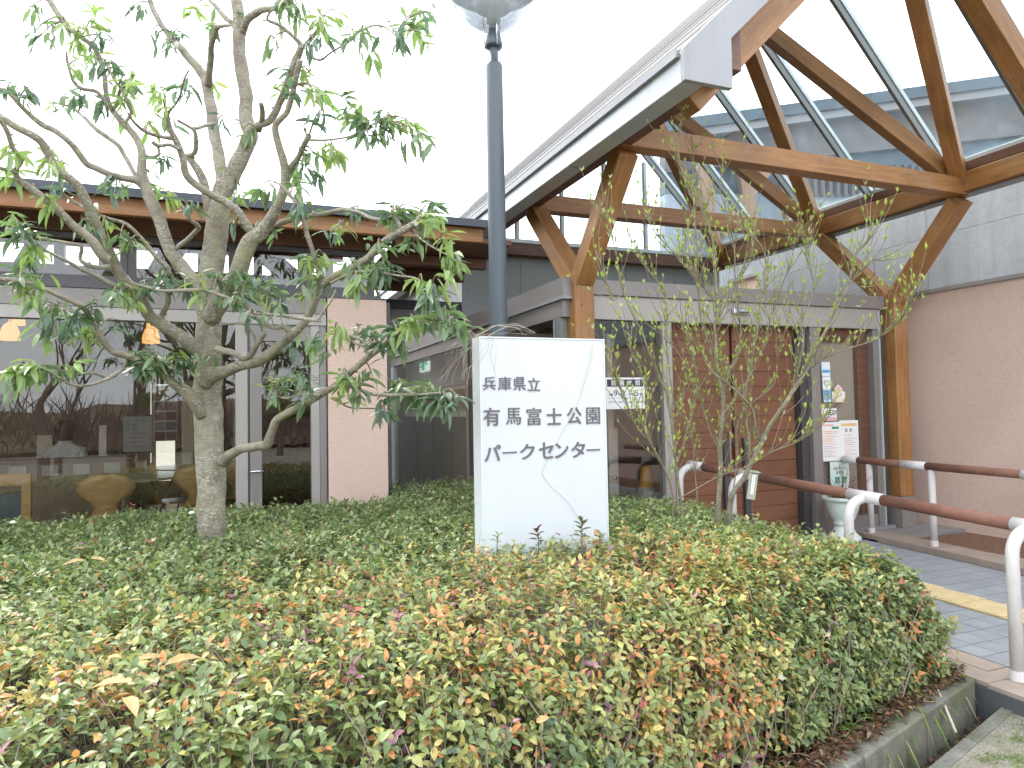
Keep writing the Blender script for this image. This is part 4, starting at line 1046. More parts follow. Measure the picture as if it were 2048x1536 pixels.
# ================================================================== SIGNS AND POSTERS
GY = Y0-.0005+.04      # face of the panes
def poster_hours():
    a = px(1212, 755, Y=GY-.01); b = px(1291, 817, Y=GY-.01); x0, x1, z1, z0 = a.x, b.x, a.z, b.z
    t = thing('opening_hours_sign', 'white opening hours sign with a black title bar on the entrance pane', 'sign', ((x0+x1)/2, GY, z0))
    plate_y('panel', x0, x1, z0, z1, GY, 'paper', t, .004)
    W_, H_ = x1-x0, z1-z0; y = GY-.0045
    plate_y('title_bar', x0+.03*W_, x0+.96*W_, z0+.71*H_, z0+.94*H_, y, 'black_print', t, .001)
    for k, ch in enumerate('開園時間'): text_y('title_letter', ch, (x0+W_*(.2+.205*k), y-.0015, z0+.825*H_), .115*W_, .17*H_, 'paper', t, 0, .01)
    for s, cx_, cz, w_, h_ in (('AM', .12, .46, .10, .09), ('9', .24, .50, .10, .19), ('時', .36, .46, .09, .10), ('～', .51, .46, .10, .03), ('PM', .66, .46, .10, .09), ('5', .785, .50, .10, .19), ('時', .91, .46, .09, .11),
                               ('(7/21～8/31', .26, .21, .40, .08), ('PM', .62, .21, .09, .06), ('6', .81, .23, .06, .11), ('時)', .91, .21, .12, .07)):
        text_y('letter', s, (x0+W_*cx_, y-.0008, z0+H_*cz), w_*W_, h_*H_, 'black_print', t, 0, .004)
    text_y('small_print', '有馬富士公園パークセンター', (x0+W_*.80, y-.0008, z0+H_*.08), .30*W_, .03*H_, 'grey_print', t)
    plate_y('rule', x0+.03*W_, x0+.96*W_, z0+.345*H_, z0+.352*H_, y, 'black_print', t, .0008)
poster_hours()
def corners(u0, v0, u1, v1):
    a = px(u0, v0, Y=GY-.004); b = px(u1, v1, Y=GY-.004); return a.x, b.x, b.z, a.z
def sticker(name, lab, cat, u0, v0, u1, v1, mat):
    x0, x1, z0, z1 = corners(u0, v0, u1, v1); t = thing(name, lab, cat, ((x0+x1)/2, GY, z0), 'notices on the entrance side pane'); plate_y('sheet', x0, x1, z0, z1, GY, mat, t, .002); return t, x0, x1, z0, z1, GY-.0026
t, x0, x1, z0, z1, y = sticker('sticker', 'pale blue sticker with a darker blue bar, topmost in the column', 'sticker', 1643, 724, 1661, 753, 'cyan_print')
H_ = z1-z0; W_ = x1-x0
plate_y('upper_field', x0+.08*W_, x1-.08*W_, z0+.55*H_, z1-.05*H_, y, 'paper', t, .0008); plate_y('blue_bar', x0+.08*W_, x1-.08*W_, z0+.27*H_, z0+.45*H_, y, 'blue_print', t, .0008); plate_y('lower_field', x0+.08*W_, x1-.08*W_, z0+.05*H_, z0+.22*H_, y, 'paper', t, .0008)
for k in range(3): plate_y('wavy_line', x0+.2*W_, x1-.2*W_, z0+(.62+.1*k)*H_, z0+(.64+.1*k)*H_, y-.001, 'cyan_print', t, .0005)
t, x0, x1, z0, z1, y = sticker('sticker', 'white sticker with a looped black heart outline, middle of the column', 'sticker', 1645, 754, 1662, 779, 'paper')
W_ = x1-x0; H_ = z1-z0; cx_ = (x0+x1)/2; cz = (z0+z1)/2
m = MB(); m.tube([(cx_+W_*.36*math.sin(a)**3, y, cz+H_*.26*(13*math.cos(a)-5*math.cos(2*a)-2*math.cos(3*a))/13) for a in np.linspace(0, 6.283, 26)], .0016, 5); m.tube([(cx_+W_*.16*math.cos(a)+W_*.05, y, cz+H_*.02+H_*.14*math.sin(a)) for a in np.linspace(0, 5.2, 16)], .0014, 5); m.tube([(cx_-W_*.18+W_*.12*math.cos(a), y, cz+H_*.04+H_*.12*math.sin(a)) for a in np.linspace(0, 5.2, 14)], .0014, 5); m.build('heart_outline', 'black_print', t)
t, x0, x1, z0, z1, y = sticker('sticker', 'blue and white pictogram sticker, lowest of the column', 'sticker', 1647, 780, 1663, 804, 'cyan_print')
W_ = x1-x0; H_ = z1-z0; plate_y('blue_field', x0+.07*W_, x1-.07*W_, z0+.2*H_, z1-.04*H_, y, 'blue_print', t, .0008)
m = MB(); cx_ = (x0+x1)/2; cz = z0+.55*H_
m.tube([(cx_-.005, y-.001, cz+.035), (cx_, y-.001, cz-.005), (cx_+.02, y-.001, cz-.01), (cx_+.028, y-.001, cz-.035)], .003, 5); m.tube([(cx_+.022*math.cos(a)-.004, y-.001, cz-.018+.022*math.sin(a)) for a in np.linspace(2.2, 6.0, 14)], .0025, 5); m.tube([(cx_-.006, y-.001, cz+.045), (cx_-.006, y-.001, cz+.047)], .006, 6); m.build('pictogram', 'paper', t)
x0, x1, z0, z1 = corners(1664, 769, 1691, 804); t = thing('baby_station_sticker', 'house-shaped cream sticker with a round baby face', 'sticker', ((x0+x1)/2, GY, z0), 'notices on the entrance side pane')
W_ = x1-x0; H_ = z1-z0; cx_ = (x0+x1)/2
m = MB(); m.prism([(x0, z0), (x1, z0), (x1, z0+.6*H_), (cx_+.3*W_, z0+.6*H_), (cx_+.3*W_, z0+.75*H_), (cx_, z1), (cx_-.3*W_, z0+.75*H_), (cx_-.3*W_, z0+.6*H_), (x0, z0+.6*H_)], GY-.002, GY); m.build('sheet', 'cream_print', t)
m = MB(); m.prism([(cx_-.2*W_, z0+.66*H_), (cx_+.2*W_, z0+.66*H_), (cx_+.2*W_, z0+.74*H_), (cx_, z0+.92*H_), (cx_-.2*W_, z0+.74*H_)], GY-.0032, GY-.0022); m.build('pink_roof', 'pink_print', t)
m = MB(); m.lathe([(0, 0), (.034, 0), (.034, .001), (0, .001)], n=24); m.build('face', 'paper', t, world=Matrix.Translation((cx_, GY-.0034, z0+.47*H_)) @ Matrix.Rotation(R(90), 4, 'X'))
for s in (-1, 1):
    m = MB(); m.lathe([(0, 0), (.004, 0), (.004, .001), (0, .001)], n=8); m.build('eye', 'black_print', t, world=Matrix.Translation((cx_+s*.014, GY-.0048, z0+.47*H_)) @ Matrix.Rotation(R(90), 4, 'X'))
text_y('letter', '赤ちゃんの駅', (cx_, GY-.003, z0+.12*H_), .86*W_, .13*H_, 'pink_print', t, 0, .008)
t, x0, x1, z0, z1, y = sticker('aed_sign', 'white AED sign with a pink lower strip', 'sign', 1639, 817, 1674, 841, 'paper')
W_ = x1-x0; H_ = z1-z0; text_y('letter', 'AED', (x0+.66*W_, y, z0+.66*H_), .60*W_, .38*H_, 'black_print', t, 0, .02)
plate_y('pink_strip', x0+.02*W_, x1-.02*W_, z0+.03*H_, z0+.27*H_, y, 'pink_print', t, .0008); plate_y('rule', x0+.3*W_, x1-.05*W_, z0+.37*H_, z0+.39*H_, y, 'grey_print', t, .0008)
m = MB(); m.tube([(x0+.15*W_+.013*math.sin(a)**3*1.4, y-.001, z0+.65*H_+.014*(13*math.cos(a)-5*math.cos(2*a)-2*math.cos(3*a))/13*1.3) for a in np.linspace(0, 6.283, 18)], .002, 5); m.build('heart', 'pink_print', t)
def notice(u0, v0, u1, v1, lab, head, dark):
    t, x0, x1, z0, z1, y = sticker('notice_sheet', lab, 'poster', u0, v0, u1, v1, 'paper')
    W_ = x1-x0; H_ = z1-z0; rs = random.Random(int(u0))
    if dark:
        plate_y('tint', x0+.02*W_, x0+.6*W_, z0+.45*H_, z1-.02*H_, y+.0003, 'cream_print', t, .0006)
        plate_y('heading', x0+.10*W_, x1-.3*W_, z1-.10*H_, z1-.055*H_, y-.0006, 'pink_print', t, .0006)
        plate_y('box', x0+.1*W_, x0+.55*W_, z1-.2*H_, z1-.12*H_, y-.0006, 'paper', t, .0006); plate_y('picture', x0+.62*W_, x1-.05*W_, z1-.18*H_, z1-.12*H_, y-.0006, 'green_print', t, .0006)
    else:
        plate_y('heading', x0+.08*W_, x1-.10*W_, z1-.15*H_, z1-.08*H_, y-.0006, 'amber_print', t, .0006)
        for s in (.28, .52): plate_y('picture', x0+s*W_, x0+(s+.12)*W_, z1-.30*H_, z1-.21*H_, y-.0006, 'grey_print', t, .0006)
    n_ = 16 if dark else 11
    for k in range(n_):
        z = z1-(.25+.042*k)*H_ if dark else z1-(.38+.05*k)*H_
        if z < z0+.04*H_: break
        mt = rs.choice(['grey_print', 'amber_print', 'grey_print', 'pink_print']) if k % 5 else 'red_print'
        plate_y('text_line', x0+.22*W_, x0+.22*W_+rs.uniform(.35, .68)*W_, z, z+.010*H_, y-.0006, mt, t, .0005)
notice(1637, 845, 1682, 921, 'notice sheet with a small green picture and many short text lines', 1, True)
notice(1679, 841, 1719, 917, 'notice sheet with an amber heading and two small pictures', 1, False)
t, x0, x1, z0, z1, y = sticker('parking_notice', 'mint parking permit notice with green wheelchair pictograms', 'poster', 1660, 924, 1700, 990, 'mint_paper')
W_ = x1-x0; H_ = z1-z0
for zz, s in ((.80, '兵庫ゆずりあい'), (.68, '駐車場')): text_y('letter', s, ((x0+x1)/2, y, z0+zz*H_), (.68 if len(s) > 4 else .40)*W_, .085*H_, 'black_print', t, 0, .01)
for k in range(4):
    xx = x0+(.30+.36*(k % 2))*W_+(.06*W_ if k < 2 else -.1*W_); zz = z0+(.46-.28*(k//2))*H_
    g = plate_y('green_square', xx-.12*W_, xx+.12*W_, zz-.09*H_, zz+.09*H_, y, 'green_print', t, .0008)
    m = MB(); m.tube([(xx-.01, y-.0015, zz+.018), (xx-.008, y-.0015, zz), (xx+.01, y-.0015, zz-.004), (xx+.016, y-.0015, zz-.02)], .0025, 5); m.tube([(xx+.012*math.cos(a), y-.0015, zz-.012+.012*math.sin(a)) for a in np.linspace(2, 6, 10)], .002, 5); m.build('pictogram', 'paper', g)

# ================================================================== MAIN SIGN
SY = 3.33
a = px(958, 672, Y=SY); b = px(1208, 679, Y=SY); ztop = (a.z+b.z)/2
sx0, sx1 = a.x, b.x
sg = thing('park_sign', 'tall white park centre sign with grey raised lettering standing in the hedge', 'sign', ((sx0+sx1)/2, SY, .05))
box('panel', (sx0+.006, SY, .10), (sx1-.006, SY+.11, ztop-.006), 'sign_white', sg)
for a_, b_ in (((sx0, SY-.004, .08), (sx0+.007, SY+.114, ztop)), ((sx1-.007, SY-.004, .08), (sx1, SY+.114, ztop)), ((sx0+.007, SY-.004, ztop-.007), (sx1-.007, SY+.114, ztop))):
    box('edge_trim', a_, b_, 'sign_edge', sg)
box('plinth', (sx0+.03, SY+.02, .0), (sx1-.03, SY+.09, .10), 'concrete', sg)
def row(chars, cxs, cz, sizes, extr=.003, off=.006):
    for ch, cu_, (w_, h_), dv in zip(chars, cxs, sizes, cz if hasattr(cz, '__len__') else [cz]*len(chars)):
        p = px(600+cu_*.3418, 400+dv*.3418, Y=SY); d = depth(p)
        text_y('letter', ch, (p.x, SY-.003, p.z), w_*.3418*d/CF*1.04, h_*.3418*d/CF, 'letter_grey', sg, extr, off if ch not in '園馬富庫' else .002)
row('兵庫県立', (1107, 1197, 1284, 1368), (1073, 1074, 1075, 1078), ((76, 78), (80, 80), (76, 80), (76, 76)))
row('有馬富士公園', (1121, 1249, 1368, 1486, 1604, 1714), (1268, 1265, 1266, 1266, 1262, 1262), ((98, 106), (90, 98), (90, 104), (90, 98), (92, 98), (86, 98)), off=.012)
row('パークセンター', (1127, 1227, 1330, 1440, 1530, 1627, 1716), (1480, 1477, 1472, 1465, 1465, 1460, 1461), ((96, 96), (84, 8), (90, 90), (88, 96), (84, 88), (88, 92), (84, 8)), off=.010)
# dry creeper over the sign
cr = thing('dry_creeper', 'dry leafless creeper stems draped over the top of the white sign', 'creeper', (sx0, SY, ztop))
rs = random.Random(3)
def creeper(path, r, y):
    pts = [px(u, v, Y=y+rs.uniform(-.004, .0)) for u, v in path]; p2, r2 = smooth_path(pts, [r]*len(pts), 4); m = MB(); m.tube(p2, r2, 4, False); m.build('stem', 'dry_stick', cr)
creeper([(1187, 690), (1180, 730), (1165, 780), (1150, 820), (1122, 870), (1103, 905), (1086, 940), (1088, 955), (1105, 975), (1140, 1010), (1165, 1050)], .0010, SY-.006)
creeper([(1183, 692), (1172, 745), (1160, 790)], .0006, SY-.006)
creeper([(978, 680), (975, 700), (962, 720), (955, 745)], .0007, SY-.006); creeper([(995, 690), (990, 730), (990, 745)], .0005, SY-.006)
for k in range(24):
    u0, v0 = rs.uniform(935, 985), rs.uniform(668, 684); pth = [(u0, v0)]
    du = rs.uniform(-26, 8); 
    for j in range(5):
        pth.append((pth[-1][0]+du*(1 if j < 2 else .35)+rs.uniform(-10, 10), pth[-1][1]+rs.uniform(6, 36)-(20 if j == 0 else 0)))
    creeper(pth, rs.uniform(.0005, .0010), SY-.02+rs.uniform(-.08, .15))
for k in range(6):
    u0, v0 = rs.uniform(940, 980), 672; pth = [(u0, v0)]; up_ = rs.uniform(4, 26)
    for j in range(5): pth.append((pth[-1][0]+rs.uniform(12, 32), 672-up_*math.sin((j+1)/5*2.9)+rs.uniform(-2, 2)))
    creeper(pth, rs.uniform(.0005, .0011), SY+.05+rs.uniform(-.05, .05))

# ================================================================== STREET LAMP
lp = px(993, 400, D=4.7); LX, LY = lp.x, lp.y
def zl(v): return px(986, v, D=depth((LX, LY, 3.9))).z
kk = 4.72/CF
la = thing('park_lamp', 'slate blue lamp post with a clear saucer lantern behind the white sign', 'street lamp', (LX, LY, 0))
m = MB(); m.lathe([(.061, 0), (.0600, 2.5), (.0575, zl(134)), (.054, zl(129)), (.033, zl(124)), (.031, zl(92))], (LX, LY, 0), 32); m.build('pole', 'lamp_pole', la)
m = MB(); m.lathe([(.033, zl(97)), (.058, zl(95)), (.062, zl(90)), (.055, zl(80)), (.050, zl(72)), (.035, zl(66)), (.033, zl(60)), (.030, zl(48)), (0, zl(48))], (LX, LY, 0), 28); m.build('collar', 'lamp_pole', la)
for k in range(3):
    a = k*2.094+.5; m = MB(); m.tube([(LX+.062*math.cos(a), LY+.062*math.sin(a), zl(96)), (LX+.070*math.cos(a), LY+.070*math.sin(a), zl(25))], .0045, 8); m.build('support_rod', 'chrome', la)
m = MB(); m.lathe([(0.02, zl(61)), (.06, zl(58)), (.115, zl(50)), (.165, zl(40)), (.205, zl(29)), (.208, zl(24)), (.26, zl(12)), (.305, zl(-6)), (.325, zl(-26)), (.325, zl(-34))], (LX, LY, 0), 48); m.build('lantern_bowl', 'lamp_glass', la)
m = MB(); m.lathe([(.33, zl(-30)), (.335, zl(-38)), (.30, zl(-52)), (.18, zl(-72)), (.05, zl(-82)), (0, zl(-83))], (LX, LY, 0), 48); m.build('lantern_cap', 'gutter_metal', la)
m = MB(); m.lathe([(0, zl(44)), (.045, zl(44)), (.045, zl(20)), (.075, zl(18)), (.085, zl(0)), (.02, zl(-2)), (.02, zl(-36))], (LX, LY, 0), 24); m.build('lamp_holder', 'bronze_light', la)
m = MB(); m.lathe([(.125, zl(14)), (.13, zl(12)), (.13, zl(4)), (.12, zl(2))], (LX, LY, 0), 32); m.build('reflector_ring', 'gutter_metal', la)

# ================================================================== EVERGREEN TREE
def quant(P): return tuple(P)
tree = thing('evergreen_tree', 'evergreen tree with pale lichened trunk, spreading pruned limbs and drooping lance leaves', 'tree', tuple(px(424, 1075, D=4.05).xy)+(0.05,))
TREE_PTS = []     # (world point, radius) for attaching leaf shoots
rt = random.Random(21)
def limb(path, d0, d1, name='branch', n=9):
    """path: (u, v, radius in photo pixels); depth eased from d0 to d1 along it"""
    P = []; Rr = []; ln = [0]
    for a, b in zip(path[:-1], path[1:]): ln.append(ln[-1]+math.hypot(a[0]-b[0], a[1]-b[1]))
    for (u, v, r), l in zip(path, ln):
        t = l/max(ln[-1], 1e-6); d = d0+(d1-d0)*t
        P.append(px(u, v, D=d)); Rr.append(r*.93*d/CF)
    P, Rr = smooth_path(P, Rr, 4)
    Rr = [r*(1+.10*mnoise.noise(p*14)+.04*mnoise.noise(p*40)) for p, r in zip(P, Rr)]
    P = [p+Vector((mnoise.noise(p*9), mnoise.noise(p*9+Vector((5, 5, 5))), mnoise.noise(p*9+Vector((9, 1, 4)))))*min(r*.35, .012) for p, r in zip(P, Rr)]
    m = MB(); m.tube(P, Rr, n if Rr[0] > .02 else 7); m.build(name, 'bark', tree)
    for p, r in zip(P, Rr): TREE_PTS.append((p, r))
    # pruning knuckles
    if Rr[0] < .035:
        for k in range(len(P)//5):
            i = rt.randrange(2, len(P)-1)
            if rt.random() < .35:
                q = P[i]; d = Vector((rt.uniform(-1, 1), rt.uniform(-1, 1), rt.uniform(-.3, 1))).normalized()
                m = MB(); m.tube([q, q+d*(Rr[i]+.006), q+d*(Rr[i]+.011)], [Rr[i]*.7, Rr[i]*.45, Rr[i]*.3], 6); m.build('stub', 'bark', tree)
    return P
DT = 4.05
P = [(424, 1340, 36), (424, 1180, 32), (424, 1075, 30), (422, 950, 30), (417, 850, 29), (415, 760, 29), (418, 680, 26), (418, 600, 25), (430, 500, 24), (437, 440, 23), (441, 400, 22), (452, 365, 20)]
limb(P, DT, DT+.05, 'trunk', 18)
B = [
 ([(438, 420, 16), (443, 359, 14), (441, 342, 13), (434, 290, 12), (424, 232, 12), (415, 171, 11), (403, 147, 10), (372, 109, 8), (342, 75, 7), (320, 45, 6), (308, 20, 6), (297, -8, 5)], DT+.05, DT+.55),
 ([(415, 171, 8), (422, 120, 7), (424, 89, 6), (431, 58, 6), (445, 52, 4), (462, 50, 3)], DT+.25, DT-.1),
 ([(445, 390, 19), (461, 355, 17), (485, 307, 17), (500, 270, 16), (494, 246, 15), (491, 205, 14), (485, 154, 14), (480, 103, 14), (477, 51, 13), (473, -10, 12)], DT+.05, DT+.1),
 ([(482, 70, 7), (470, 50, 6), (458, 41, 5), (440, 22, 5), (420, 0, 4)], DT+.1, DT+.3),
 ([(482, 72, 9), (492, 44, 8), (505, 30, 8), (523, 20, 7), (545, 16, 6), (562, 14, 6)], DT+.1, DT-.15),
 ([(490, 290, 11), (502, 262, 9), (518, 250, 8), (537, 243, 8), (550, 226, 8), (558, 205, 8), (567, 185, 8), (575, 162, 9), (581, 147, 9), (590, 122, 9), (597, 104, 8), (600, 90, 6), (588, 75, 4), (560, 51, 4), (534, 38, 3), (545, 18, 2)], DT+.02, DT-.35),
 ([(518, 262, 6), (524, 240, 6), (525, 222, 6), (522, 208, 5)], DT, DT-.15),
 ([(600, 95, 6), (612, 88, 5), (626, 72, 5), (634, 62, 4), (642, 45, 3), (650, 28, 2)], DT-.3, DT-.35),
 ([(612, 108, 3), (640, 120, 2.4), (662, 105, 2), (700, 82, 2), (735, 55, 2), (765, 52, 2), (790, 70, 1.5)], DT-.3, DT-.7),
 ([(418, 640, 20), (445, 592, 20), (470, 560, 19), (484, 530, 19), (499, 485, 17), (520, 466, 15), (540, 441, 13), (557, 407, 11), (570, 372, 10), (571, 342, 9), (560, 297, 8), (550, 256, 7), (562, 238, 6), (575, 222, 6), (588, 171, 6), (601, 120, 6)], DT, DT-.55),
 ([(576, 346, 7), (587, 328, 7), (598, 311, 6), (610, 285, 6), (617, 270, 7)], DT-.3, DT-.42),
 ([(612, 280, 3), (649, 280, 2.4), (700, 273, 2), (740, 252, 2), (760, 240, 1.6)], DT-.4, DT-.7),
 ([(510, 475, 9), (499, 458, 9), (478, 424, 8), (455, 407, 8), (427, 393, 8), (393, 369, 8), (373, 349, 8), (366, 318, 7), (355, 284, 7), (342, 260, 6), (335, 236, 6), (333, 222, 6)], DT-.1, DT-.45),
 ([(349, 277, 5), (330, 275, 4), (308, 270, 4), (287, 260, 4), (267, 243, 3), (255, 225, 2)], DT-.38, DT-.7),
 ([(335, 226, 3), (350, 210, 2.5), (362, 185, 2.4), (368, 160, 2), (378, 140, 2)], DT-.45, DT-.6),
 ([(362, 300, 4), (340, 290, 4), (318, 292, 4), (305, 284, 5)], DT-.4, DT-.5), ([(316, 295, 3), (318, 308, 3), (306, 314, 3), (292, 311, 3)], DT-.45, DT-.5),
 ([(424, 450, 11), (414, 407, 9), (407, 369, 9), (390, 335, 8), (373, 311, 6)], DT+.05, DT-.05),
 ([(373, 312, 5), (388, 306, 5), (391, 285, 5), (388, 262, 4), (372, 250, 3), (355, 240, 3)], DT-.05, DT-.2),
 ([(385, 258, 4), (400, 255, 4), (414, 250, 4), (430, 248, 3)], DT-.1, DT+.1),
 # left limb L2
 ([(412, 715, 18), (386, 690, 15), (342, 661, 13), (301, 633, 13), (280, 599, 12), (253, 568, 12), (232, 531, 11), (216, 505, 11), (205, 479, 10), (185, 431, 10), (164, 386, 10), (137, 355, 9), (106, 328, 9), (79, 280, 8), (34, 253, 8), (-4, 230, 7)], DT, DT-.75),
 ([(217, 520, 11), (205, 509, 11), (178, 475, 10), (150, 455, 9), (126, 431, 9), (96, 403, 8), (65, 379, 8), (42, 364, 7), (31, 342, 5), (42, 316, 6), (27, 297, 5), (14, 260, 5), (-4, 235, 5)], DT-.4, DT-.95),
 ([(32, 345, 4), (16, 340, 4), (-6, 336, 4)], DT-.8, DT-.9),
 ([(418, 612, 15), (400, 575, 14), (373, 544, 14), (352, 518, 14), (338, 500, 13), (325, 458, 13), (308, 414, 13), (291, 373, 12), (285, 340, 10), (280, 290, 8), (253, 253, 7), (226, 222, 6), (212, 191, 5), (208, 147, 5), (191, 99, 5), (154, 68, 6), (126, 44, 6), (96, -6, 6)], DT, DT+.1),
 ([(294, 380, 9), (273, 362, 8), (245, 356, 7), (219, 349, 7), (190, 335, 7), (171, 325, 7), (144, 290, 6), (113, 263, 6), (85, 250, 6), (51, 222, 5), (20, 188, 4), (-4, 176, 4)], DT+.05, DT-.3),
 ([(285, 370, 6), (273, 352, 5), (249, 314, 5), (232, 287, 5), (195, 260, 5), (150, 219, 3), (120, 208, 2), (98, 203, 2)], DT+.05, DT+.5),
 ([(226, 222, 5), (205, 196, 4), (190, 182, 4), (164, 178, 4), (148, 164, 4), (140, 144, 3), (134, 120, 3), (133, 103, 2)], DT+.05, DT-.1),
 ([(250, 245, 4), (262, 222, 3), (240, 175, 3), (228, 160, 3), (215, 130, 2)], DT, DT-.1),
 # lower left L4
 ([(405, 832, 15), (376, 787, 13), (349, 767, 10), (308, 736, 8), (253, 712, 7), (219, 698, 7), (185, 647, 7), (166, 614, 6), (113, 589, 5), (55, 565, 5), (-4, 557, 5)], DT-.03, DT-.95),
 ([(256, 713, 5), (246, 738, 4), (226, 752, 4), (212, 760, 4), (172, 771, 3), (140, 768, 3), (113, 752, 3), (82, 736, 2.4), (52, 732, 2)], DT-.3, DT-.85),
 ([(214, 758, 3), (190, 747, 3), (165, 748, 3), (138, 756, 2.6), (120, 765, 2)], DT-.35, DT-.6),
 ([(182, 645, 3), (160, 632, 2.4), (130, 615, 2), (90, 600, 2)], DT-.5, DT-.55),
 ([(250, 580, 7), (229, 572, 6), (191, 551, 5), (161, 538, 4), (125, 518, 4), (89, 500, 3), (51, 472, 3), (40, 465, 2)], DT-.3, DT-.7),
 ([(222, 534, 6), (205, 536, 5), (180, 532, 5), (161, 520, 4), (164, 500, 4), (160, 490, 4), (130, 485, 3), (100, 480, 3), (75, 474, 3)], DT-.35, DT-.3),
 ([(325, 650, 7), (324, 630, 6), (335, 606, 6), (334, 568, 5), (338, 538, 5), (318, 520, 5), (301, 500, 5), (280, 474, 4), (253, 448, 4), (220, 438, 4), (191, 427, 3), (150, 405, 3), (128, 388, 2), (122, 362, 2)], DT-.1, DT-.35),
 ([(342, 506, 5), (365, 488, 5), (385, 470, 5), (398, 455, 5), (382, 440, 4), (370, 420, 4)], DT+.05, DT-.2),
 # right, lowest limbs
 ([(405, 762, 20), (425, 752, 17), (444, 743, 14), (478, 732, 12), (513, 722, 12), (547, 700, 11), (588, 667, 9), (615, 637, 8), (632, 596, 8), (649, 567, 8), (672, 550, 9), (698, 539, 9), (737, 515, 8), (771, 481, 8), (803, 463, 8), (833, 446, 8)], DT-.05, DT-.75),
 ([(803, 463, 6), (796, 445, 5), (790, 432, 5), (786, 424, 6)], DT-.7, DT-.72),
 ([(790, 430, 4), (770, 438, 4), (746, 437, 4), (715, 424, 4), (680, 420, 5), (649, 427, 5), (612, 434, 5), (580, 440, 6), (554, 450, 6), (543, 458, 6)], DT-.7, DT-.1),
 ([(822, 462, 3), (850, 484, 2), (872, 498, 2), (898, 512, 1.5)], DT-.7, DT-.85),
 ([(640, 580, 6), (637, 548, 5), (628, 512, 5), (615, 472, 5), (598, 417, 4), (574, 385, 4), (560, 370, 3)], DT-.45, DT-.6),
 ([(662, 565, 3), (700, 548, 3), (735, 542, 3), (770, 546, 3), (800, 552, 2.4), (830, 556, 2), (862, 575, 2), (890, 600, 2)], DT-.55, DT-.95),
 ([(436, 698, 8), (462, 705, 7), (489, 715, 7), (504, 706, 6), (513, 692, 6), (524, 675, 5), (531, 665, 4)], DT-.1, DT-.3),
 ([(514, 690, 3), (505, 668, 3), (490, 650, 3), (470, 647, 2.4), (440, 650, 2)], DT-.25, DT-.3),
 ([(584, 668, 7), (568, 654, 6), (550, 656, 5), (533, 650, 5), (518, 636, 5), (506, 624, 5), (490, 612, 5), (472, 604, 4), (440, 590, 4), (410, 582, 4), (370, 580, 4), (325, 582, 3), (295, 574, 3), (267, 566, 2), (255, 552, 2)], DT-.3, DT-.45),
 ([(506, 626, 4), (540, 628, 4), (581, 633, 4), (612, 638, 4), (640, 642, 4)], DT-.4, DT-.6),
 ([(636, 640, 3), (650, 618, 3), (664, 598, 3), (672, 580, 2)], DT-.6, DT-.65),
 ([(442, 925, 14), (458, 908, 11), (478, 900, 10), (513, 893, 9), (534, 890, 11), (541, 868, 9), (557, 838, 9), (598, 814, 8), (632, 794, 8), (665, 775, 7), (690, 755, 7), (708, 738, 7), (730, 720, 7), (752, 703, 7), (781, 680, 6), (800, 662, 4), (820, 648, 3), (860, 640, 3), (900, 640, 2), (935, 652, 1.5)], DT-.05, DT-1.0),
 ([(665, 775, 5), (682, 773, 5), (709, 774, 4), (730, 784, 4), (754, 789, 4), (805, 790, 4), (850, 788, 3), (885, 786, 2)], DT-.55, DT-.75),
 ([(640, 792, 4), (632, 790, 4), (622, 788, 4), (600, 790, 2.4), (570, 797, 2), (545, 788, 2)], DT-.5, DT-.3),
 ([(662, 796, 3), (680, 805, 2), (700, 815, 2), (740, 817, 1.6), (765, 818, 1.5)], DT-.5, DT-.5),
 ([(735, 716, 4), (733, 700, 4), (729, 685, 4), (712, 676, 4), (695, 671, 3), (670, 668, 2), (650, 668, 2)], DT-.7, DT-.6),
 ([(700, 672, 3), (712, 688, 3), (735, 690, 3), (762, 686, 2)], DT-.6, DT-.8),
 ([(688, 440, 2), (672, 455, 2), (662, 462, 1.6)], DT-.4, DT-.4),
 # crown above the frame
 ([(473, -4, 11), (470, -60, 10), (462, -130, 8), (470, -200, 6), (455, -270, 4)], DT+.1, DT+.1),
 ([(466, -100, 6), (430, -150, 5), (410, -210, 3)], DT+.1, DT+.35), ([(466, -70, 6), (510, -120, 5), (530, -190, 3)], DT+.1, DT-.3),
 ([(298, -4, 5), (285, -70, 5), (255, -130, 4), (240, -190, 3)], DT+.55, DT+.75), ([(97, -4, 6), (70, -60, 5), (62, -120, 4)], DT+.1, DT+.2),
 ([(562, 14, 6), (600, -30, 5), (640, -70, 4), (650, -130, 3)], DT-.15, DT-.45), ([(420, 0, 4), (400, -50, 4), (372, -100, 3)], DT+.3, DT+.5),
 ([(-2, 232, 7), (-70, 215, 6), (-120, 170, 5), (-150, 110, 3)], DT-.75, DT-1.0), ([(-2, 557, 5), (-70, 545, 4), (-130, 555, 3)], DT-.95, DT-1.15),
]
for path, d0, d1 in B: limb(path, d0, d1)
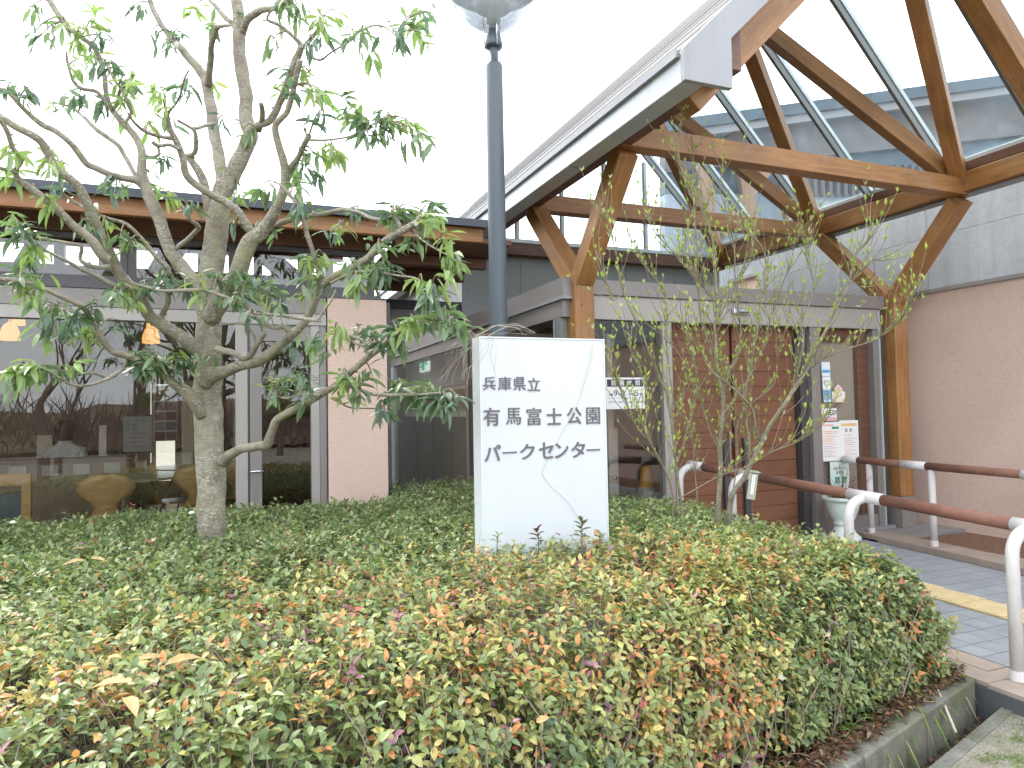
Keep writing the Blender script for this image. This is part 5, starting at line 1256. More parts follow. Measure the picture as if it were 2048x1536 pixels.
CL = """60 20 4;75 75 3;130 40 4;170 50 5;60 80 2;100 70 4;150 85 6;190 110 6;215 65 8;200 25 6;260 20 6;300 70 4;330 100 3;340 85 4;370 55 8;380 20 6;420 50 5;160 125 6;185 130 6;225 130 6;255 150 5;25 165 6;65 170 8;100 185 5;130 190 5;155 195 8;205 205 8;240 190 5;245 205 8;265 165 5;310 175 7;320 195 4;360 180 5;430 180 4;245 235 5;300 245 4;340 235 3;20 310 5;100 330 6;130 325 5;120 360 6;105 300 3;215 380 6;240 375 3;305 345 4;330 330 5;335 385 7;390 405 6;20 350 6;95 400 6;20 430 8;50 455 10;60 500 8;20 470 6;170 440 6;210 450 6;240 470 6;255 495 6;185 445 4;470 350 7;480 380 8;520 370 5;475 455 4;475 260 3;450 235 4;520 440 4;560 140 5;560 160 4;590 180 5;575 0 6;560 30 6;600 20 8;640 40 6;680 30 5;700 60 6;650 70 5;630 90 4;620 150 4;540 100 3;480 30 4;640 180 5;655 190 8;690 200 10;650 220 6;630 310 5;650 300 5;660 330 5;600 350 7;640 355 8;600 370 6;710 230 7;730 240 9;760 230 4;800 240 7;830 250 7;845 285 4;860 280 3;740 275 5;790 290 3;790 60 4;840 50 5;855 75 3;835 25 5;810 85 3;720 60 5;745 120 4;850 20 4;585 420 5;620 410 5;665 470 3;680 455 4;720 420 5;790 420 8;815 415 8;850 430 9;870 440 10;895 460 6;905 520 7;920 530 4;860 400 5;830 490 5;760 490 7;710 560 9;730 520 8;770 520 8;700 520 5;750 560 6;650 510 7;620 520 6;600 560 8;640 545 5;610 590 6;860 590 9;890 620 10;850 640 11;820 640 12;780 650 11;750 665 11;800 690 10;720 650 7;770 560 5;900 655 10;930 650 6;840 560 6;880 560 5;50 520 7;40 540 9;80 590 9;60 590 7;120 610 6;200 600 9;230 590 8;260 600 10;235 640 4;150 630 8;100 640 6;90 660 9;120 670 9;160 670 7;290 565 8;330 555 9;370 560 8;310 550 5;400 545 6;440 550 8;480 545 9;500 560 8;520 570 8;480 590 6;540 560 8;560 590 6;450 580 6;500 630 4;290 700 11;310 710 11;340 700 11;370 710 11;390 720 6;270 710 8;30 735 9;60 730 9;90 740 8;120 740 6;20 760 5;140 725 5;540 755 7;570 750 9;590 740 8;600 760 7;620 745 5;545 610 4;630 680 5;615 690 4;590 690 5;660 660 4;670 650 5;690 745 6;700 760 6;750 750 6;800 760 8;840 770 10;860 775 11;880 790 11;890 810 9;910 800 6;830 790 8;715 790 5;760 820 4;770 800 4;690 765 6;765 830 5;455 -280 9;470 -200 6;410 -220 9;430 -150 5;530 -200 9;510 -120 6;240 -200 9;255 -130 6;62 -130 9;75 -70 6;650 -140 9;640 -70 7;372 -110 8;400 -60 5;-150 100 9;-120 170 7;-70 215 5;-130 555 9;-70 545 6;690 -60 5;330 -120 5"""
TP = np.array([tuple(p) for p, r in TREE_PTS]); TR = np.array([r for p, r in TREE_PTS])
TUV = np.array([to_px(p) for p in TP])
P_, D_, N_, L_, W_, C_ = [], [], [], [], [], []
tw = MB()
for ent in CL.split(';'):
    u, v, n = (float(x) for x in ent.split()); n = int(n*2.5+.5)
    d2 = (TUV[:, 0]-u)**2+(TUV[:, 1]-v)**2 + np.where(TR > .022, 3000, 0)
    i = int(np.argmin(d2)); q = Vector(TP[i]); dq = depth(q)
    c = px(u+rt.uniform(-6, 6), v+rt.uniform(-6, 6), D=dq+rt.uniform(-.16, .22))
    mid = q.lerp(c, .5)+Vector((0, 0, .03)); L0 = (c-q).length
    tw.tube(*smooth_path([q, mid, c], [min(TR[i]*.6, .006), .004, .002], 3), 5, False)
    hue = rt.random(); lean = (c-q).normalized() if L0 > .02 else Vector((0, 0, 1))
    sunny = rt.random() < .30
    base_a = rt.uniform(0, 6.28)
    for k in range(n):
        a = base_a+k*2.4+rt.uniform(-.4, .4); el = rt.uniform(-1.3, .2)
        d = Vector((math.cos(a)*math.cos(el), math.sin(a)*math.cos(el), math.sin(el)))+lean*.45; d.normalize()
        back = rt.uniform(-.01, .13); p0 = c-lean*back+Vector((rt.gauss(0, .018), rt.gauss(0, .018), rt.gauss(0, .015)))
        P_.append(tuple(p0)); D_.append(tuple(d))
        nn = Vector((rt.uniform(-.45, .45), rt.uniform(-.45, .45), 1)); N_.append(tuple(nn))
        l = rt.uniform(.055, .125); L_.append(l); W_.append(l*rt.uniform(.21, .30))
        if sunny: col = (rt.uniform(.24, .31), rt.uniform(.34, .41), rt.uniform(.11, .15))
        else:
            g = rt.uniform(.75, 1.25); col = (.135*g, .205*g, .14*g) if hue < .6 else (.18*g, .255*g, .13*g)
        C_.append(col)
tw.build('twig', 'twig_bark', tree, 'stuff')
P_, D_, N_, L_, W_, C_ = map(np.array, (P_, D_, N_, L_, W_, C_))
sz = L_/((P_-np.array([0, 0, CH]))@CD); o_ = np.argsort(-sz)
a_, b_ = o_[:300], o_[300:]
leaf_objects(tree, P_[a_], D_[a_], N_[a_], L_[a_], W_[a_], C_[a_], 'leaf_glossy', bend=.22)
V, F, CC = leaf_arrays(P_[b_], D_[b_], N_[b_], L_[b_], W_[b_], C_[b_], True, .14, .22); big_mesh('foliage', V, F, CC, 'leaf_glossy', tree, 'stuff')

# ================================================================== BUDDING SHRUB
shrub = thing('budding_shrub', 'thin leafless multi-stem shrub breaking into small yellow-green leaf buds', 'shrub', tuple(px(1440, 1050, D=4.5).xy)+(.05,))
DS = 4.45
SP = []; S_UV = []
def stem_(path, r0, r1, d0, d1, root=True):
    P = []; ln = [0]
    for a, b in zip(path[:-1], path[1:]): ln.append(ln[-1]+math.hypot(a[0]-b[0], a[1]-b[1]))
    for (u, v), l in zip(path, ln): P.append(px(u, v, D=d0+(d1-d0)*l/ln[-1]))
    Rr = [(r0+(r1-r0)*l/ln[-1])*4.4/CF for l in ln]; P, Rr = smooth_path(P, Rr, 4)
    P = [p+Vector((mnoise.noise(p*7), mnoise.noise(p*7+Vector((3, 8, 1))), 0))*.012 for p in P]
    m = MB(); m.tube(P, Rr, 8 if r0 > 5 else 5); m.build('stem', 'shrub_bark', shrub)
    for k, p in enumerate(P): SP.append((p, Rr[k], (P[min(k+1, len(P)-1)]-P[max(k-1, 0)]).normalized()))
ST = [
 ([(1428, 1330), (1430, 1120), (1434, 1050), (1440, 975), (1440, 894), (1447, 812), (1440, 771), (1434, 723), (1430, 655), (1434, 604), (1430, 552), (1428, 526), (1423, 467), (1405, 420), (1380, 385), (1362, 330), (1356, 266)], 12, 1.4, DS, DS-.1),
 ([(1434, 604), (1412, 580), (1391, 555), (1392, 467), (1387, 389), (1386, 330), (1385, 290)], 4, 1.2, DS, DS+.3),
 ([(1442, 1180), (1462, 1010), (1488, 956), (1519, 891), (1553, 833), (1584, 785), (1615, 740), (1635, 696), (1663, 638), (1697, 566), (1710, 511), (1731, 487), (1748, 450)], 12, 1.4, DS, DS-.35),
 ([(1519, 888), (1505, 822), (1478, 788), (1455, 766), (1420, 740), (1400, 700), (1370, 660)], 5, 1.6, DS-.1, DS-.3),
 ([(1584, 785), (1596, 744), (1605, 689), (1608, 638), (1628, 570), (1618, 520), (1612, 480)], 4, 1.2, DS-.15, DS+.1),
 ([(1625, 735), (1650, 715), (1680, 703), (1724, 689), (1758, 675), (1789, 648), (1816, 624), (1819, 604)], 3.4, 1.2, DS-.2, DS-.7),
 ([(1352, 1200), (1345, 1000), (1335, 956), (1304, 887), (1276, 860), (1263, 822), (1242, 778), (1222, 740), (1212, 716)], 5, 1.4, DS, DS-.35),
 ([(1368, 1200), (1362, 1010), (1352, 928), (1345, 860), (1335, 792), (1314, 740), (1293, 689), (1270, 635), (1246, 587), (1232, 518), (1225, 467), (1214, 440)], 7.5, 1.2, DS, DS-.2),
 ([(1349, 895), (1341, 757), (1331, 700), (1331, 638), (1331, 587), (1312, 560), (1294, 535), (1280, 505)], 4.5, 1.2, DS, DS+.25),
 ([(1440, 740), (1418, 690), (1403, 638), (1396, 587), (1386, 549), (1362, 525), (1341, 501), (1314, 470), (1290, 430)], 5, 1.2, DS, DS-.3),
 ([(1440, 900), (1420, 860), (1400, 790), (1378, 740), (1350, 700), (1310, 660), (1285, 640)], 3, 1.2, DS, DS+.1),
 ([(1500, 930), (1495, 860), (1490, 800), (1500, 740), (1510, 690), (1522, 620), (1530, 560), (1526, 500), (1500, 470)], 3.6, 1.2, DS-.1, DS-.3),
 ([(1447, 830), (1475, 790), (1505, 740), (1525, 700), (1540, 640), (1560, 580), (1580, 530), (1590, 480)], 3.4, 1.2, DS, DS+.25),
 ([(1440, 800), (1462, 740), (1480, 680), (1478, 620), (1470, 560), (1466, 500), (1460, 440), (1440, 380), (1442, 340)], 3.6, 1.2, DS, DS-.15),
 ([(1353, 930), (1372, 870), (1390, 800), (1392, 740), (1378, 700), (1376, 640)], 3, 1.2, DS, DS-.1),
 ([(1434, 650), (1450, 610), (1480, 560), (1500, 520), (1505, 470)], 2.8, 1.2, DS, DS+.2),
 ([(1335, 1010), (1380, 985), (1440, 952), (1500, 930), (1540, 905), (1600, 880), (1648, 845)], 2.6, 1.0, DS-.05, DS-.6),
 ([(1304, 887), (1290, 850), (1296, 800), (1288, 760), (1262, 700), (1255, 650)], 2.6, 1.1, DS-.1, DS+.1),
 ([(1460, 1060), (1468, 970), (1475, 900), (1472, 860), (1488, 820), (1545, 770), (1560, 700), (1575, 650)], 3.2, 1.1, DS, DS+.15),
 ([(1400, 1160), (1396, 1010), (1388, 930), (1385, 870), (1360, 820), (1362, 760)], 3.2, 1.1, DS+.1, DS+.3),
 ([(1697, 566), (1720, 545), (1745, 520), (1750, 570)], 1.6, 1.0, DS-.3, DS-.3),
 ([(1240, 590), (1222, 600), (1215, 560), (1190, 500)], 1.8, 1.0, DS-.2, DS-.3),
]
for path, r0, r1, d0, d1 in ST: stem_(path, r0*.55, max(r1*.55, .8), d0, d1)
rs = random.Random(77)
tips = []
stw = MB()
main = list(SP)
for k in range(760):
    p, r, t = rs.choice(main)
    if p.z < 1.0: continue
    d = (t*.8+Vector((rs.uniform(-1, 1), rs.uniform(-1, 1), rs.uniform(.1, .9)))*.75).normalized(); ln = rs.uniform(.10, .36)
    pts = [p]; q = p
    for j in range(4):
        d = (d+Vector((rs.uniform(-.2, .2), rs.uniform(-.2, .2), .14))).normalized(); q = q+d*ln/4; pts.append(q)
    stw.tube(pts, [.0027, .0024, .0020, .0017, .0013], 4, False)
    for j in range(1, 5):
        if j == 4 or rs.random() < .42: tips.append((pts[j], d))
for p, r, t in main:
    if r < .006 and p.z > 1.05 and rs.random() < .22: tips.append((p, (t+Vector((rs.uniform(-1, 1), rs.uniform(-1, 1), .4))).normalized()))
stw.build('twig', 'twig_bark', shrub, 'stuff')
P_, D_, N_, L_, W_, C_ = [], [], [], [], [], []
for p, d in tips:
    n = rs.choice([2, 3, 3, 4, 5]); open_ = rs.uniform(.3, 1.0)
    for k in range(n):
        a = rs.uniform(0, 6.28); s = Vector((math.cos(a), math.sin(a), rs.uniform(-.3, .5)))
        dd = (d*.6+Vector((0, 0, .55))+s*open_).normalized()
        P_.append(tuple(p)); D_.append(tuple(dd)); N_.append(tuple(-s+Vector((0, 0, .6)))); l = rs.uniform(.022, .044); L_.append(l); W_.append(l*rs.uniform(.30, .42))
        g = rs.uniform(.8, 1.25); C_.append((.38*g, .47*g, .11*g) if rs.random() < .85 else (.55, .55, .36))
P_, D_, N_, L_, W_, C_ = map(np.array, (P_, D_, N_, L_, W_, C_))
V, F, CC = leaf_arrays(P_, D_, N_, L_, W_, C_, False, .2, -.1); big_mesh('leaf_buds', V, F, CC, 'leaf_soft', shrub, 'stuff')
# hanging tag
q = px(1505, 970, D=4.2)
tg = thing('plant_tag', 'grey-green plastic tag with a white paper strip tied to the shrub', 'tag', tuple(q))
mt = Matrix.Translation(q) @ Matrix.Rotation(R(-22), 4, 'Z') @ Matrix.Rotation(R(9.5), 4, 'Y')
m = MB().box((-.026, -.005, -.088), (.026, .005, .088)); m.build('plate', 'tag_plastic', tg, bevel=.003, world=mt)
m = MB().box((-.009, -.0075, -.055), (.009, -.0055, .062)); o = m.build('paper_strip', 'paper', tg, world=mt)
for k in range(5):
    m = MB().box((-.004, -.0082, .04-.02*k), (.004, -.0077, .047-.02*k)); m.build('lettering_mark', 'grey_print', o, world=mt)
m = MB().box((-.020, -.0072, .070), (.020, -.0055, .075)); m.build('slot', 'rubber', tg, world=mt)
m = MB(); m.tube([mt @ Vector((0, 0, .085)), mt @ Vector((-.03, 0, .12)), mt @ Vector((-.06, .02, .12))], .0015, 4); m.build('tie', 'rubber', tg)

# ================================================================== HEDGE
def k_out(x, y):
    """signed distance inside the hedge outline (metres)"""
    v = (Vector((x, y, 0))-K0); nfront = v.dot(kn)-(.20-.09*max(0, min(1, (x-1.8)/1.2)))
    return min(nfront, 3.49-x, 6.04-y if x < 1.32 else 7.2-y if x < 2.66 else (5.30 if x > 2.6 else 7.2)-y, x+4.5)
hedge = thing('clipped_hedge', 'broad knee-high hedge of glossy leaves turning green to yellow, orange and red', 'hedge', (0, 3.5, .05))
HZ = .80
def hz(x, y, s): 
    e = max(0, min(1, s/(.42+.10*vnoise(x, y, 2.2, 17)))); dip = 0
    h = HZ+.035*vnoise(x, y, 1.3, 2)+.035*vnoise(x, y, 3.7, 5)+.02*vnoise(x, y, 8, 1)
    if x > 2.7: h -= .10*(x-2.7)
    return .12+(h-.12)*math.sqrt(1-(1-e)**2.2)
def in_view(P, mrg=90, zf=0):
    v = np.array(P)-np.array([0, 0, CH]); d = v@CD
    if d < .35: return False
    u = 1024+CF*(v@CR)/d; w_ = 768-CF*(v@CU)/d
    return -mrg < u < 2048+mrg and w_ < 1536+mrg*2.2
rs = random.Random(99)
shoots = []
tries = 0
def density(dist): return 1.0 if dist < 3 else (.86 if dist < 4.5 else .8)
while tries < 108000:
    tries += 1
    x = rs.uniform(-4.5, 3.5); y = rs.uniform(.2, 7.2)
    s = k_out(x, y)
    if s <= 0: continue
    if not in_view((x, y, .75), 900): continue
    cl_ = vnoise(x, y, 7.5, 31)+.6*vnoise(x, y, 15, 8)
    if y < 3.6 and cl_ < -.22 and rs.random() < .72: continue
    if y < 3.2 and rs.random() < .16: continue
    z = hz(x, y, s)+.035*cl_; shoots.append((x, y, z, s, 0))
# extra shoots on the rounded sides facing the camera and the ramp
for k in range(26000):
    if rs.random() < .64:
        sx = rs.uniform(-.1, 5.8); off = rs.uniform(.19, .55); p = K0-kd*sx+kn*(off-.09*max(0, min(1, 1-sx/1.6))); x, y = p.x, p.y
    else: x = 3.50-rs.uniform(-.03, .30); y = rs.uniform(2.3, 5.3)
    s = k_out(x, y)
    if s < -.03 or not in_view((x, y, .5), 900): continue
    zt = hz(x, y, max(s, .03)); z = rs.uniform(.12, zt)
    cl_ = mnoise.noise(Vector((x*6, y*6, z*6)))+.5*mnoise.noise(Vector((x*14, y*14, z*14)))
    if cl_ < -.05 and rs.random() < .8: continue
    ww_ = .07*cl_; x -= kn.x*ww_; y -= kn.y*ww_
    shoots.append((x, y, z, max(s, .01), 1))
print('shoots', len(shoots))
PAL = dict(green=(.15, .215, .085), lgreen=(.25, .31, .12), ygreen=(.38, .39, .13), yellow=(.56, .46, .16), orange=(.55, .26, .10), red=(.46, .12, .10), purple=(.28, .13, .18), pale=(.56, .50, .34), dgreen=(.07, .12, .065))
nl = len(shoots)*5
SH = np.array(shoots)
P_, D_, N_, L_, W_, C_, U_ = [], [], [], [], [], [], []
tws = MB()
for (x, y, z, s, side) in shoots:
    dist = math.hypot(x, y)
    sky_up = rs.random()
    depth_in = (rs.random()**2)*.13 if not side else 0
    z0 = z-depth_in+rs.uniform(-.01, .03)+(.05 if rs.random() < .04 else 0)
    # yellowing: strongest in the near front third, fading to green towards the building
    yel = 1/(1+math.exp((y-3.05-.5*vnoise(x, y, .8, 3))*2.6))
    yel *= .62+.75*vnoise(x, y, 1.1, 7)+.3*vnoise(x, y, 3.1, 2)
    if x > 2.1: yel *= .62
    if y < 2.0 and vnoise(x, y, 1.6, 11) > .02: yel *= .25
    if side: yel *= .75
    yel = max(0, min(1, yel*1.25))
    redp = max(0, vnoise(x, y, 1.7, 21))*.9
    rr = rs.random()
    if rr < yel*.72:
        q = rs.random(); base = 'orange' if q < .22+redp*.7 else 'yellow' if q < .42 else 'ygreen'
        if rs.random() < .05+.28*redp: base = rs.choice(['red', 'orange', 'purple'])
    elif rr < yel*.72+.30: base = 'lgreen'
    elif rr > .985: base = rs.choice(['purple', 'red', 'pale'])
    elif side and rs.random() < .18: base = 'dgreen'
    else: base = 'green' if rs.random() < .62 else 'lgreen'
    cb = PAL[base]
    # outward leaning on the sides
    e = max(0, 1-s/.30)
    ox, oy = (-kn.x, -kn.y) if (Vector((x, y, 0))-K0).dot(kn) < .55 else ((1, 0) if x > 3.1 else (0, 0))
    ax = Vector((ox*e*.9+rs.uniform(-.35, .35), oy*e*.9+rs.uniform(-.35, .35), 1-.35*e)).normalized()
    nleaf = 5 if rs.random() < .6 else 4
    a0 = rs.uniform(0, 6.28)
    spread = rs.uniform(-.05, .62)
    e1 = ax.cross(Vector((.3, .9, .1))).normalized(); e2 = ax.cross(e1)
    for k in range(nleaf):
        a = a0+k*2.3998; rad = e1*math.cos(a)+e2*math.sin(a)
        sp_ = spread+rs.uniform(-.2, .2); d = (ax*sp_+rad).normalized() if k < 4 else (ax*1.2+rad*.6).normalized()
        hgt = -.012*(nleaf-k)+rs.uniform(-.006, .006)
        P_.append((x+ax.x*hgt, y+ax.y*hgt, z0+ax.z*hgt)); D_.append(tuple(d))
        n_ = (ax-d*ax.dot(d))+Vector((rs.uniform(-.3, .3), rs.uniform(-.3, .3), rs.uniform(0, .3))); N_.append(tuple(n_))
        l = rs.uniform(.022, .042); L_.append(l); W_.append(l*rs.uniform(.48, .64))
        g = rs.uniform(.78, 1.25); c = cb
        if rs.random() < .16: c = PAL[rs.choice(['green', 'lgreen', 'ygreen', 'orange' if yel > .3 else 'green', 'yellow' if yel > .25 else 'green'])]
        C_.append((min(c[0]*g*rs.uniform(.92, 1.1), .8), min(c[1]*g, .8), c[2]*g))
    if rs.random() < (.6 if dist < 2.8 else .15):
        b = Vector((x, y, z0)); l = rs.uniform(.08, .22); dd = (ax*-1+Vector((rs.uniform(-.5, .5), rs.uniform(-.5, .5), 0))).normalized()
        c = b+ax*(.03 if rs.random() < .15 else 0); tws.tube([c, c+dd*l*.5+Vector((rs.uniform(-.01, .01), 0, 0)), c+dd*l], [.0011, .0016, .0024], 3, False, False)
P_, D_, N_, L_, W_, C_ = map(np.array, (P_, D_, N_, L_, W_, C_))
print('hedge leaves', len(P_))
vv = P_-np.array([0, 0, CH]); dd_ = vv@CD; uu = 1024+CF*(vv@CR)/dd_; ww = 768-CF*(vv@CU)/dd_
inframe = (uu > 10) & (uu < 2038) & (ww < 1526) & (D_[:, 2] > -.1)
top = P_[:, 2] > np.array([HZ-.03 if True else 0])
score = np.where(inframe & top, L_/dd_, 0); o_ = np.argsort(-score); a_ = o_[:300]; mask = np.ones(len(P_), bool); mask[a_] = False
leaf_objects(hedge, P_[a_], D_[a_], N_[a_], L_[a_], W_[a_], C_[a_], 'leaf_hedge', variants=24, fold=.16, bend=.30)
near = mask & (dd_ < 2.6); far = mask & (dd_ >= 2.6)
V, F, CC = leaf_arrays(P_[near], D_[near], N_[near], L_[near], W_[near], C_[near], True, .16, .30)
V2, F2, CC2 = leaf_arrays(P_[far], D_[far], N_[far], L_[far]*1.04, W_[far]*1.1, C_[far], False, .15, .24)
big_mesh('foliage', np.concatenate([V, V2]), np.concatenate([F, F2+len(V)]), np.concatenate([CC, CC2]), 'leaf_hedge', hedge, 'stuff')
# woody interior: branches rising from the soil
for k in range(15000):
    x = rs.uniform(-1.6, 3.4); y = rs.uniform(.9, 4.0)
    s = k_out(x, y)
    if s < .02 or not in_view((x, y, .4), 60): continue
    if s > .7 and rs.random() < .8: continue
    h = hz(x, y, max(s, .05))-.06
    if rs.random() < .25:
        p = Vector((x, y, .06)); q = p+Vector((rs.uniform(-.08, .08), rs.uniform(-.08, .08), h*.5)); t_ = q+Vector((rs.uniform(-.07, .07), rs.uniform(-.07, .07), h*.38)); tws.tube([p, q, t_], [.0042, .003, .0016], 4, False, False)
    else:
        p = Vector((x, y, .06+h*rs.uniform(.2, .7))); q = p+Vector((rs.uniform(-.07, .07), rs.uniform(-.07, .07), rs.uniform(0, .08))); t_ = q+Vector((rs.uniform(-.06, .06), rs.uniform(-.06, .06), rs.uniform(0, .08)))
        if t_.z < h+.04: tws.tube([p, q, t_], [.0018, .0014, .0008], 3, False, False)
tws.build('twig', 'hedge_twig', hedge, 'stuff')
# core that closes the view down to the soil
# sprays standing out of the hedge in front of the sign, plus the light green sprig
def sprig(u, v, d, lab, n, cols, hgt, ll, name='hedge_shoot'):
    b = px(u, v, D=d); t = thing(name, lab, 'shoot', tuple(b)); m = MB(); tip = b+Vector((rs.uniform(-.02, .02), 0, hgt)); m.tube([b-Vector((0, 0, .12)), b.lerp(tip, .5)+Vector((.006, 0, 0)), tip], [.003, .0025, .0015], 5); m.build('stem', 'twig_bark', t)
    A = [[], [], [], [], [], []]
    for k in range(n):
        f_ = k/(n-1); p = b.lerp(tip, .25+.75*f_); a = k*2.4; el = .15+.7*f_
        d_ = (math.cos(a)*math.cos(el), math.sin(a)*math.cos(el), math.sin(el)); l = ll*rs.uniform(.8, 1.15)
        for q_, w_ in zip(A, (tuple(p), d_, (-math.cos(a)*.5, -math.sin(a)*.5, 1), l, l*.42, rs.choice(cols))): q_.append(w_)
    A = [np.array(a) for a in A]; leaf_objects(t, *A, 'leaf_hedge', variants=min(4, n))
sprig(1076, 1090, 3.42, 'purple-red leaf shoot standing up against the foot of the sign', 9, [(.16, .05, .07), (.12, .06, .06)], .07, .048)
sprig(1160, 1085, 3.38, 'green and bronze leaf shoot rising before the lower right of the sign', 13, [(.11, .14, .05), (.16, .12, .06), (.10, .13, .06)], .10, .05)
sprig(1196, 1092, 3.40, 'short green leaf shoot at the lower right corner of the sign', 7, [(.13, .17, .07)], .05, .04)
sprig(990, 1088, 3.40, 'small pale green leaf shoot at the lower left corner of the sign', 7, [(.2, .24, .08)], .04, .035)
sprig(1445, 1105, 4.0, 'bright lime green seedling sprouting through the hedge below the shrub', 9, [(.30, .44, .06), (.26, .40, .05)], .08, .085, 'lime_seedling')
# fallen dry leaves lying on the hedge
def dry_leaf(u, v, z, ang, l, lab):
    p = px(u, v, Z=z); t = thing('fallen_leaf', lab, 'leaf', tuple(p), 'dry fallen leaves lying on the hedge')
    V, F, CC = leaf_arrays(np.array([[0., 0, 0]]), np.array([[math.cos(ang), math.sin(ang), .15]]), np.array([[.2, -.3, 1.]]), np.array([l]), np.array([l*.33]), np.array([[.58, .42, .21]]), True, .25, .3)
    o = big_mesh('blade', V+np.array(tuple(p)), F, CC, 'leaf_soft', t)
for u, v, a, l, lb in ((165, 1098, 2.2, .10, 'tan dry leaf pointing up, one of the group on the hedge at far left'), (178, 1118, -.6, .10, 'tan dry leaf pointing towards the sign, in the hedge at far left'), (170, 1120, 3.6, .09, 'tan dry leaf lying flat at the far left of the hedge'),
                        (330, 1330, .5, .105, 'long pale dry leaf caught in the yellow part of the hedge'), (262, 1365, 2.8, .10, 'broad tan dry leaf below the long pale one'), (270, 1322, .3, .08, 'small curled cream leaf beside the long pale one'),
                        (250, 1395, -1.2, .10, 'narrow pale leaf hanging down in the yellow hedge'), (256, 1202, .1, .05, 'small cream leaf on the green part of the hedge'), (1265, 1100, .4, .08, 'cream dry leaf just beside the foot of the sign'), (1085, 1110, .7, .07, 'pale dry leaf on the hedge under the purple shoot')):
    dry_leaf(u, v, HZ+.035, a, l, lb)
# cream fungus or petal beside the trunk, white petal
for u, v, r_, lb in ((384, 1026, .020, 'small cream curled scrap beside the trunk'), (26, 1045, .018, 'white blossom scrap on the hedge at the far left')):
    p = px(u, v, D=4.2); t = thing('scrap', lb, 'scrap', tuple(p)); m = MB(); m.lathe([(0, .012), (r_*.7, .009), (r_, 0), (r_*.9, -.003)], tuple(p), 10); m.build('flake', 'cream_print', t)

# ---------------------------------------------------------------- litter, strap leaves, stick near the kerb
P_, D_, N_, L_, W_, C_ = [], [], [], [], [], []
for k in range(9000):
    s_ = rs.uniform(-.1, 3.6); n_ = .04+rs.uniform(.0, .56)*rs.random()**.3; x, y, _ = kp(s_, n_)
    if x > 3.47: continue
    P_.append((x, y, (.075+.05*vnoise(x, y, 3) if n_ > .1 else .115)+rs.uniform(0, .035))); a = rs.uniform(0, 6.28); D_.append((math.cos(a), math.sin(a), rs.uniform(-.2, .4))); N_.append((rs.uniform(-.6, .6), rs.uniform(-.6, .6), 1)); l = rs.uniform(.018, .05); L_.append(l); W_.append(l*rs.uniform(.3, .55))
    g = rs.uniform(.5, 1.3); C_.append(rs.choice([(.17*g, .075*g, .045*g), (.24*g, .13*g, .07*g), (.30*g, .22*g, .14*g), (.10*g, .055*g, .04*g)]))
for k in range(240):
    s_ = rs.uniform(-.2, .9); x, y, _ = kp(s_, rs.uniform(-.115, -.01)); P_.append((x, y, -.095+rs.uniform(0, .02))); a = rs.uniform(0, 6.28); D_.append((math.cos(a), math.sin(a), .2)); N_.append((.2, .2, 1)); l = rs.uniform(.02, .045); L_.append(l); W_.append(l*.5); C_.append((.2, .12, .08))
lit = big_mesh('leaf_litter', *leaf_arrays(*map(np.array, (P_, D_, N_, L_, W_, C_)), False, .3, .35), 'leaf_soft', None, 'stuff')
tag(lit, 'brown leaf litter covering the soil between hedge and kerb', 'leaf litter')
sb = MB(); tuft_cols = []
VV, FF, CC_ = [], [], []
def strap(p, a, l, w_, col, up=.9, droop=1.1):
    n = 7; pts = []
    for i in range(n+1):
        t = i/n; r_ = l*(t*.75); z = l*(up*t-droop*t*t); pts.append(Vector(p)+Vector((math.cos(a)*r_, math.sin(a)*r_, z)))
    sd_ = Vector((-math.sin(a), math.cos(a), 0)); k0 = len(VV)
    for i, q in enumerate(pts):
        ww_ = w_*(1-(i/n)**2.5)+.0004; VV.extend([tuple(q-sd_*ww_), tuple(q+sd_*ww_)]); CC_.extend([col, col])
    for i in range(n): FF.extend([(k0+2*i, k0+2*i+1, k0+2*i+3), (k0+2*i, k0+2*i+3, k0+2*i+2)])
spots = [(.12, .16), (.5, .14), (.55, .2), (.9, .14), (1.0, .2), (1.35, .15), (1.5, .2), (.72, .16), (1.2, .16), (1.75, .15), (2.0, .17), (.3, .2)]
for s_, n_ in spots:
    for k in range(20):
        x, y, _ = kp(s_+rs.uniform(-.07, .07), n_+rs.uniform(-.05, .06))
        if x > 3.47: continue
        dead = rs.random() < .42; col = (rs.uniform(.40, .52), rs.uniform(.36, .46), rs.uniform(.24, .3)) if dead else (rs.uniform(.14, .24), rs.uniform(.24, .34), .05)
        strap((x, y, .08), math.atan2(-kn.y, -kn.x)+rs.uniform(-1.5, 1.5), rs.uniform(.14, .34), rs.uniform(.002, .0045) if dead else rs.uniform(.004, .008), col, rs.uniform(.4, .9), rs.uniform(.9, 1.6))
x, y, _ = kp(-.02, .25)
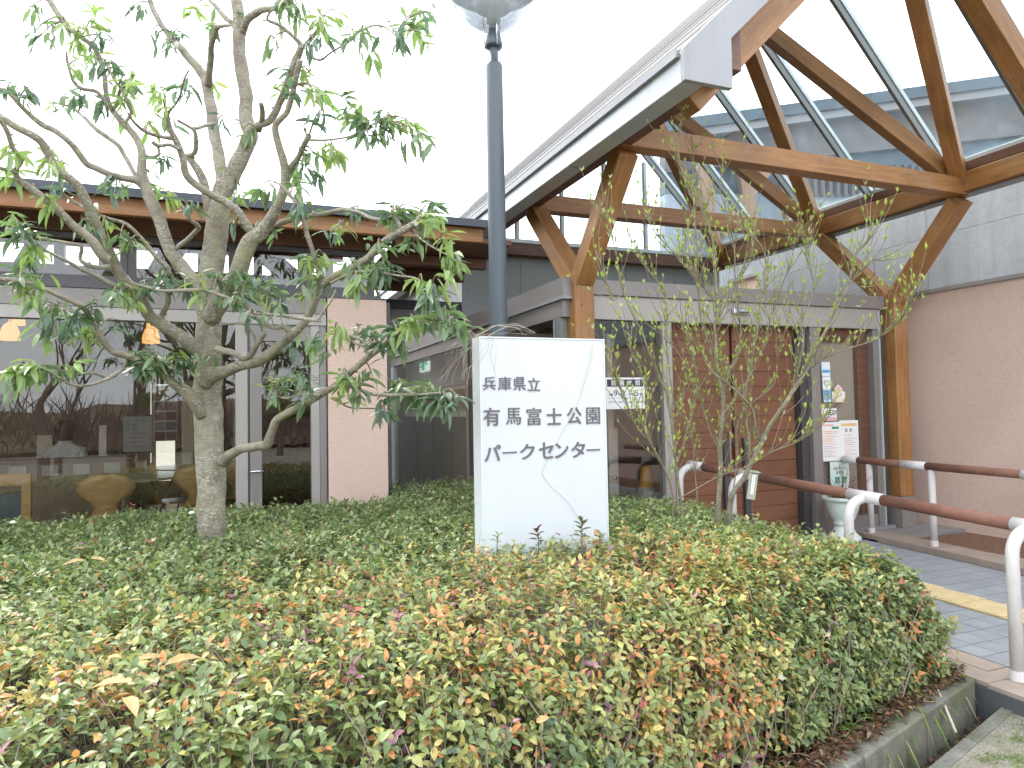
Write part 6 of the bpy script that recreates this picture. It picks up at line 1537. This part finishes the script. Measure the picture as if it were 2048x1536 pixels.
big_mesh_o = big_mesh('grass_tufts', np.array(VV), np.array(FF), np.array(CC_), 'leaf_soft', None, 'stuff'); tag(big_mesh_o, 'green and withered strap-leaved grass along the mossy kerb', 'grass')
VV, FF, CC_ = [], [], []
t = thing('strap_leaf', 'broad yellow-green strap leaf lying over the tiled walkway edge', 'leaf', (3.47, 2.62, .1))
strap((3.40, 2.70, .12), -.75, .30, .011, (.30, .36, .07), .18, .16); strap((3.36, 2.68, .11), -.55, .26, .010, (.17, .26, .06), .2, .15)
big_mesh('blade', np.array(VV), np.array(FF), np.array(CC_), 'leaf_soft', t)
a = px(1872, 1372, Z=.135); b = px(1912, 1465, Z=.02)
t = thing('fallen_stick', 'pale bare stick leaning from the hedge across the kerb and gutter', 'stick', tuple(b)); m = MB(); m.tube([a, a.lerp(b, .35)+Vector((.006, .004, 0)), a.lerp(b, .7), b], [.005, .0055, .0065, .006], 7); m.build('stick', 'dry_stick', t)
# moss and weeds on the forecourt
VV, FF, CC_ = [], [], []
for k in range(900):
    cxx, cyy = rs.choice([(3.25, 2.08), (3.05, 1.98), (2.95, 2.02), (3.4, 2.15), (2.75, 1.9), (3.3, 1.9)]); x = cxx+rs.gauss(0, .05); y = cyy+rs.gauss(0, .03)
    if (Vector((x, y, 0))-K0).dot(kn) > -.16: continue
    strap((x, y, -.004), rs.uniform(0, 6.28), rs.uniform(.008, .022), .0012, (.16, .24, .06), 1.1, .6)
o = big_mesh('moss_tufts', np.array(VV), np.array(FF), np.array(CC_), 'leaf_soft', None, 'stuff'); tag(o, 'small green moss and weed tufts on the gritty forecourt', 'moss')
peb = MB()
for k in range(500):
    s_ = rs.uniform(-.2, 1.6); x, y, _ = kp(s_, rs.uniform(-.9, -.17)); r_ = rs.uniform(.002, .006)
    peb.box((x, y, -.004), (x+r_*1.5, y+r_, -.004+r_*.7))
o = peb.build('gravel', 'flashing', None, 'stuff'); tag(o, 'scattered pale grit and petals on the forecourt', 'gravel')
print('objects', len(bpy.data.objects))
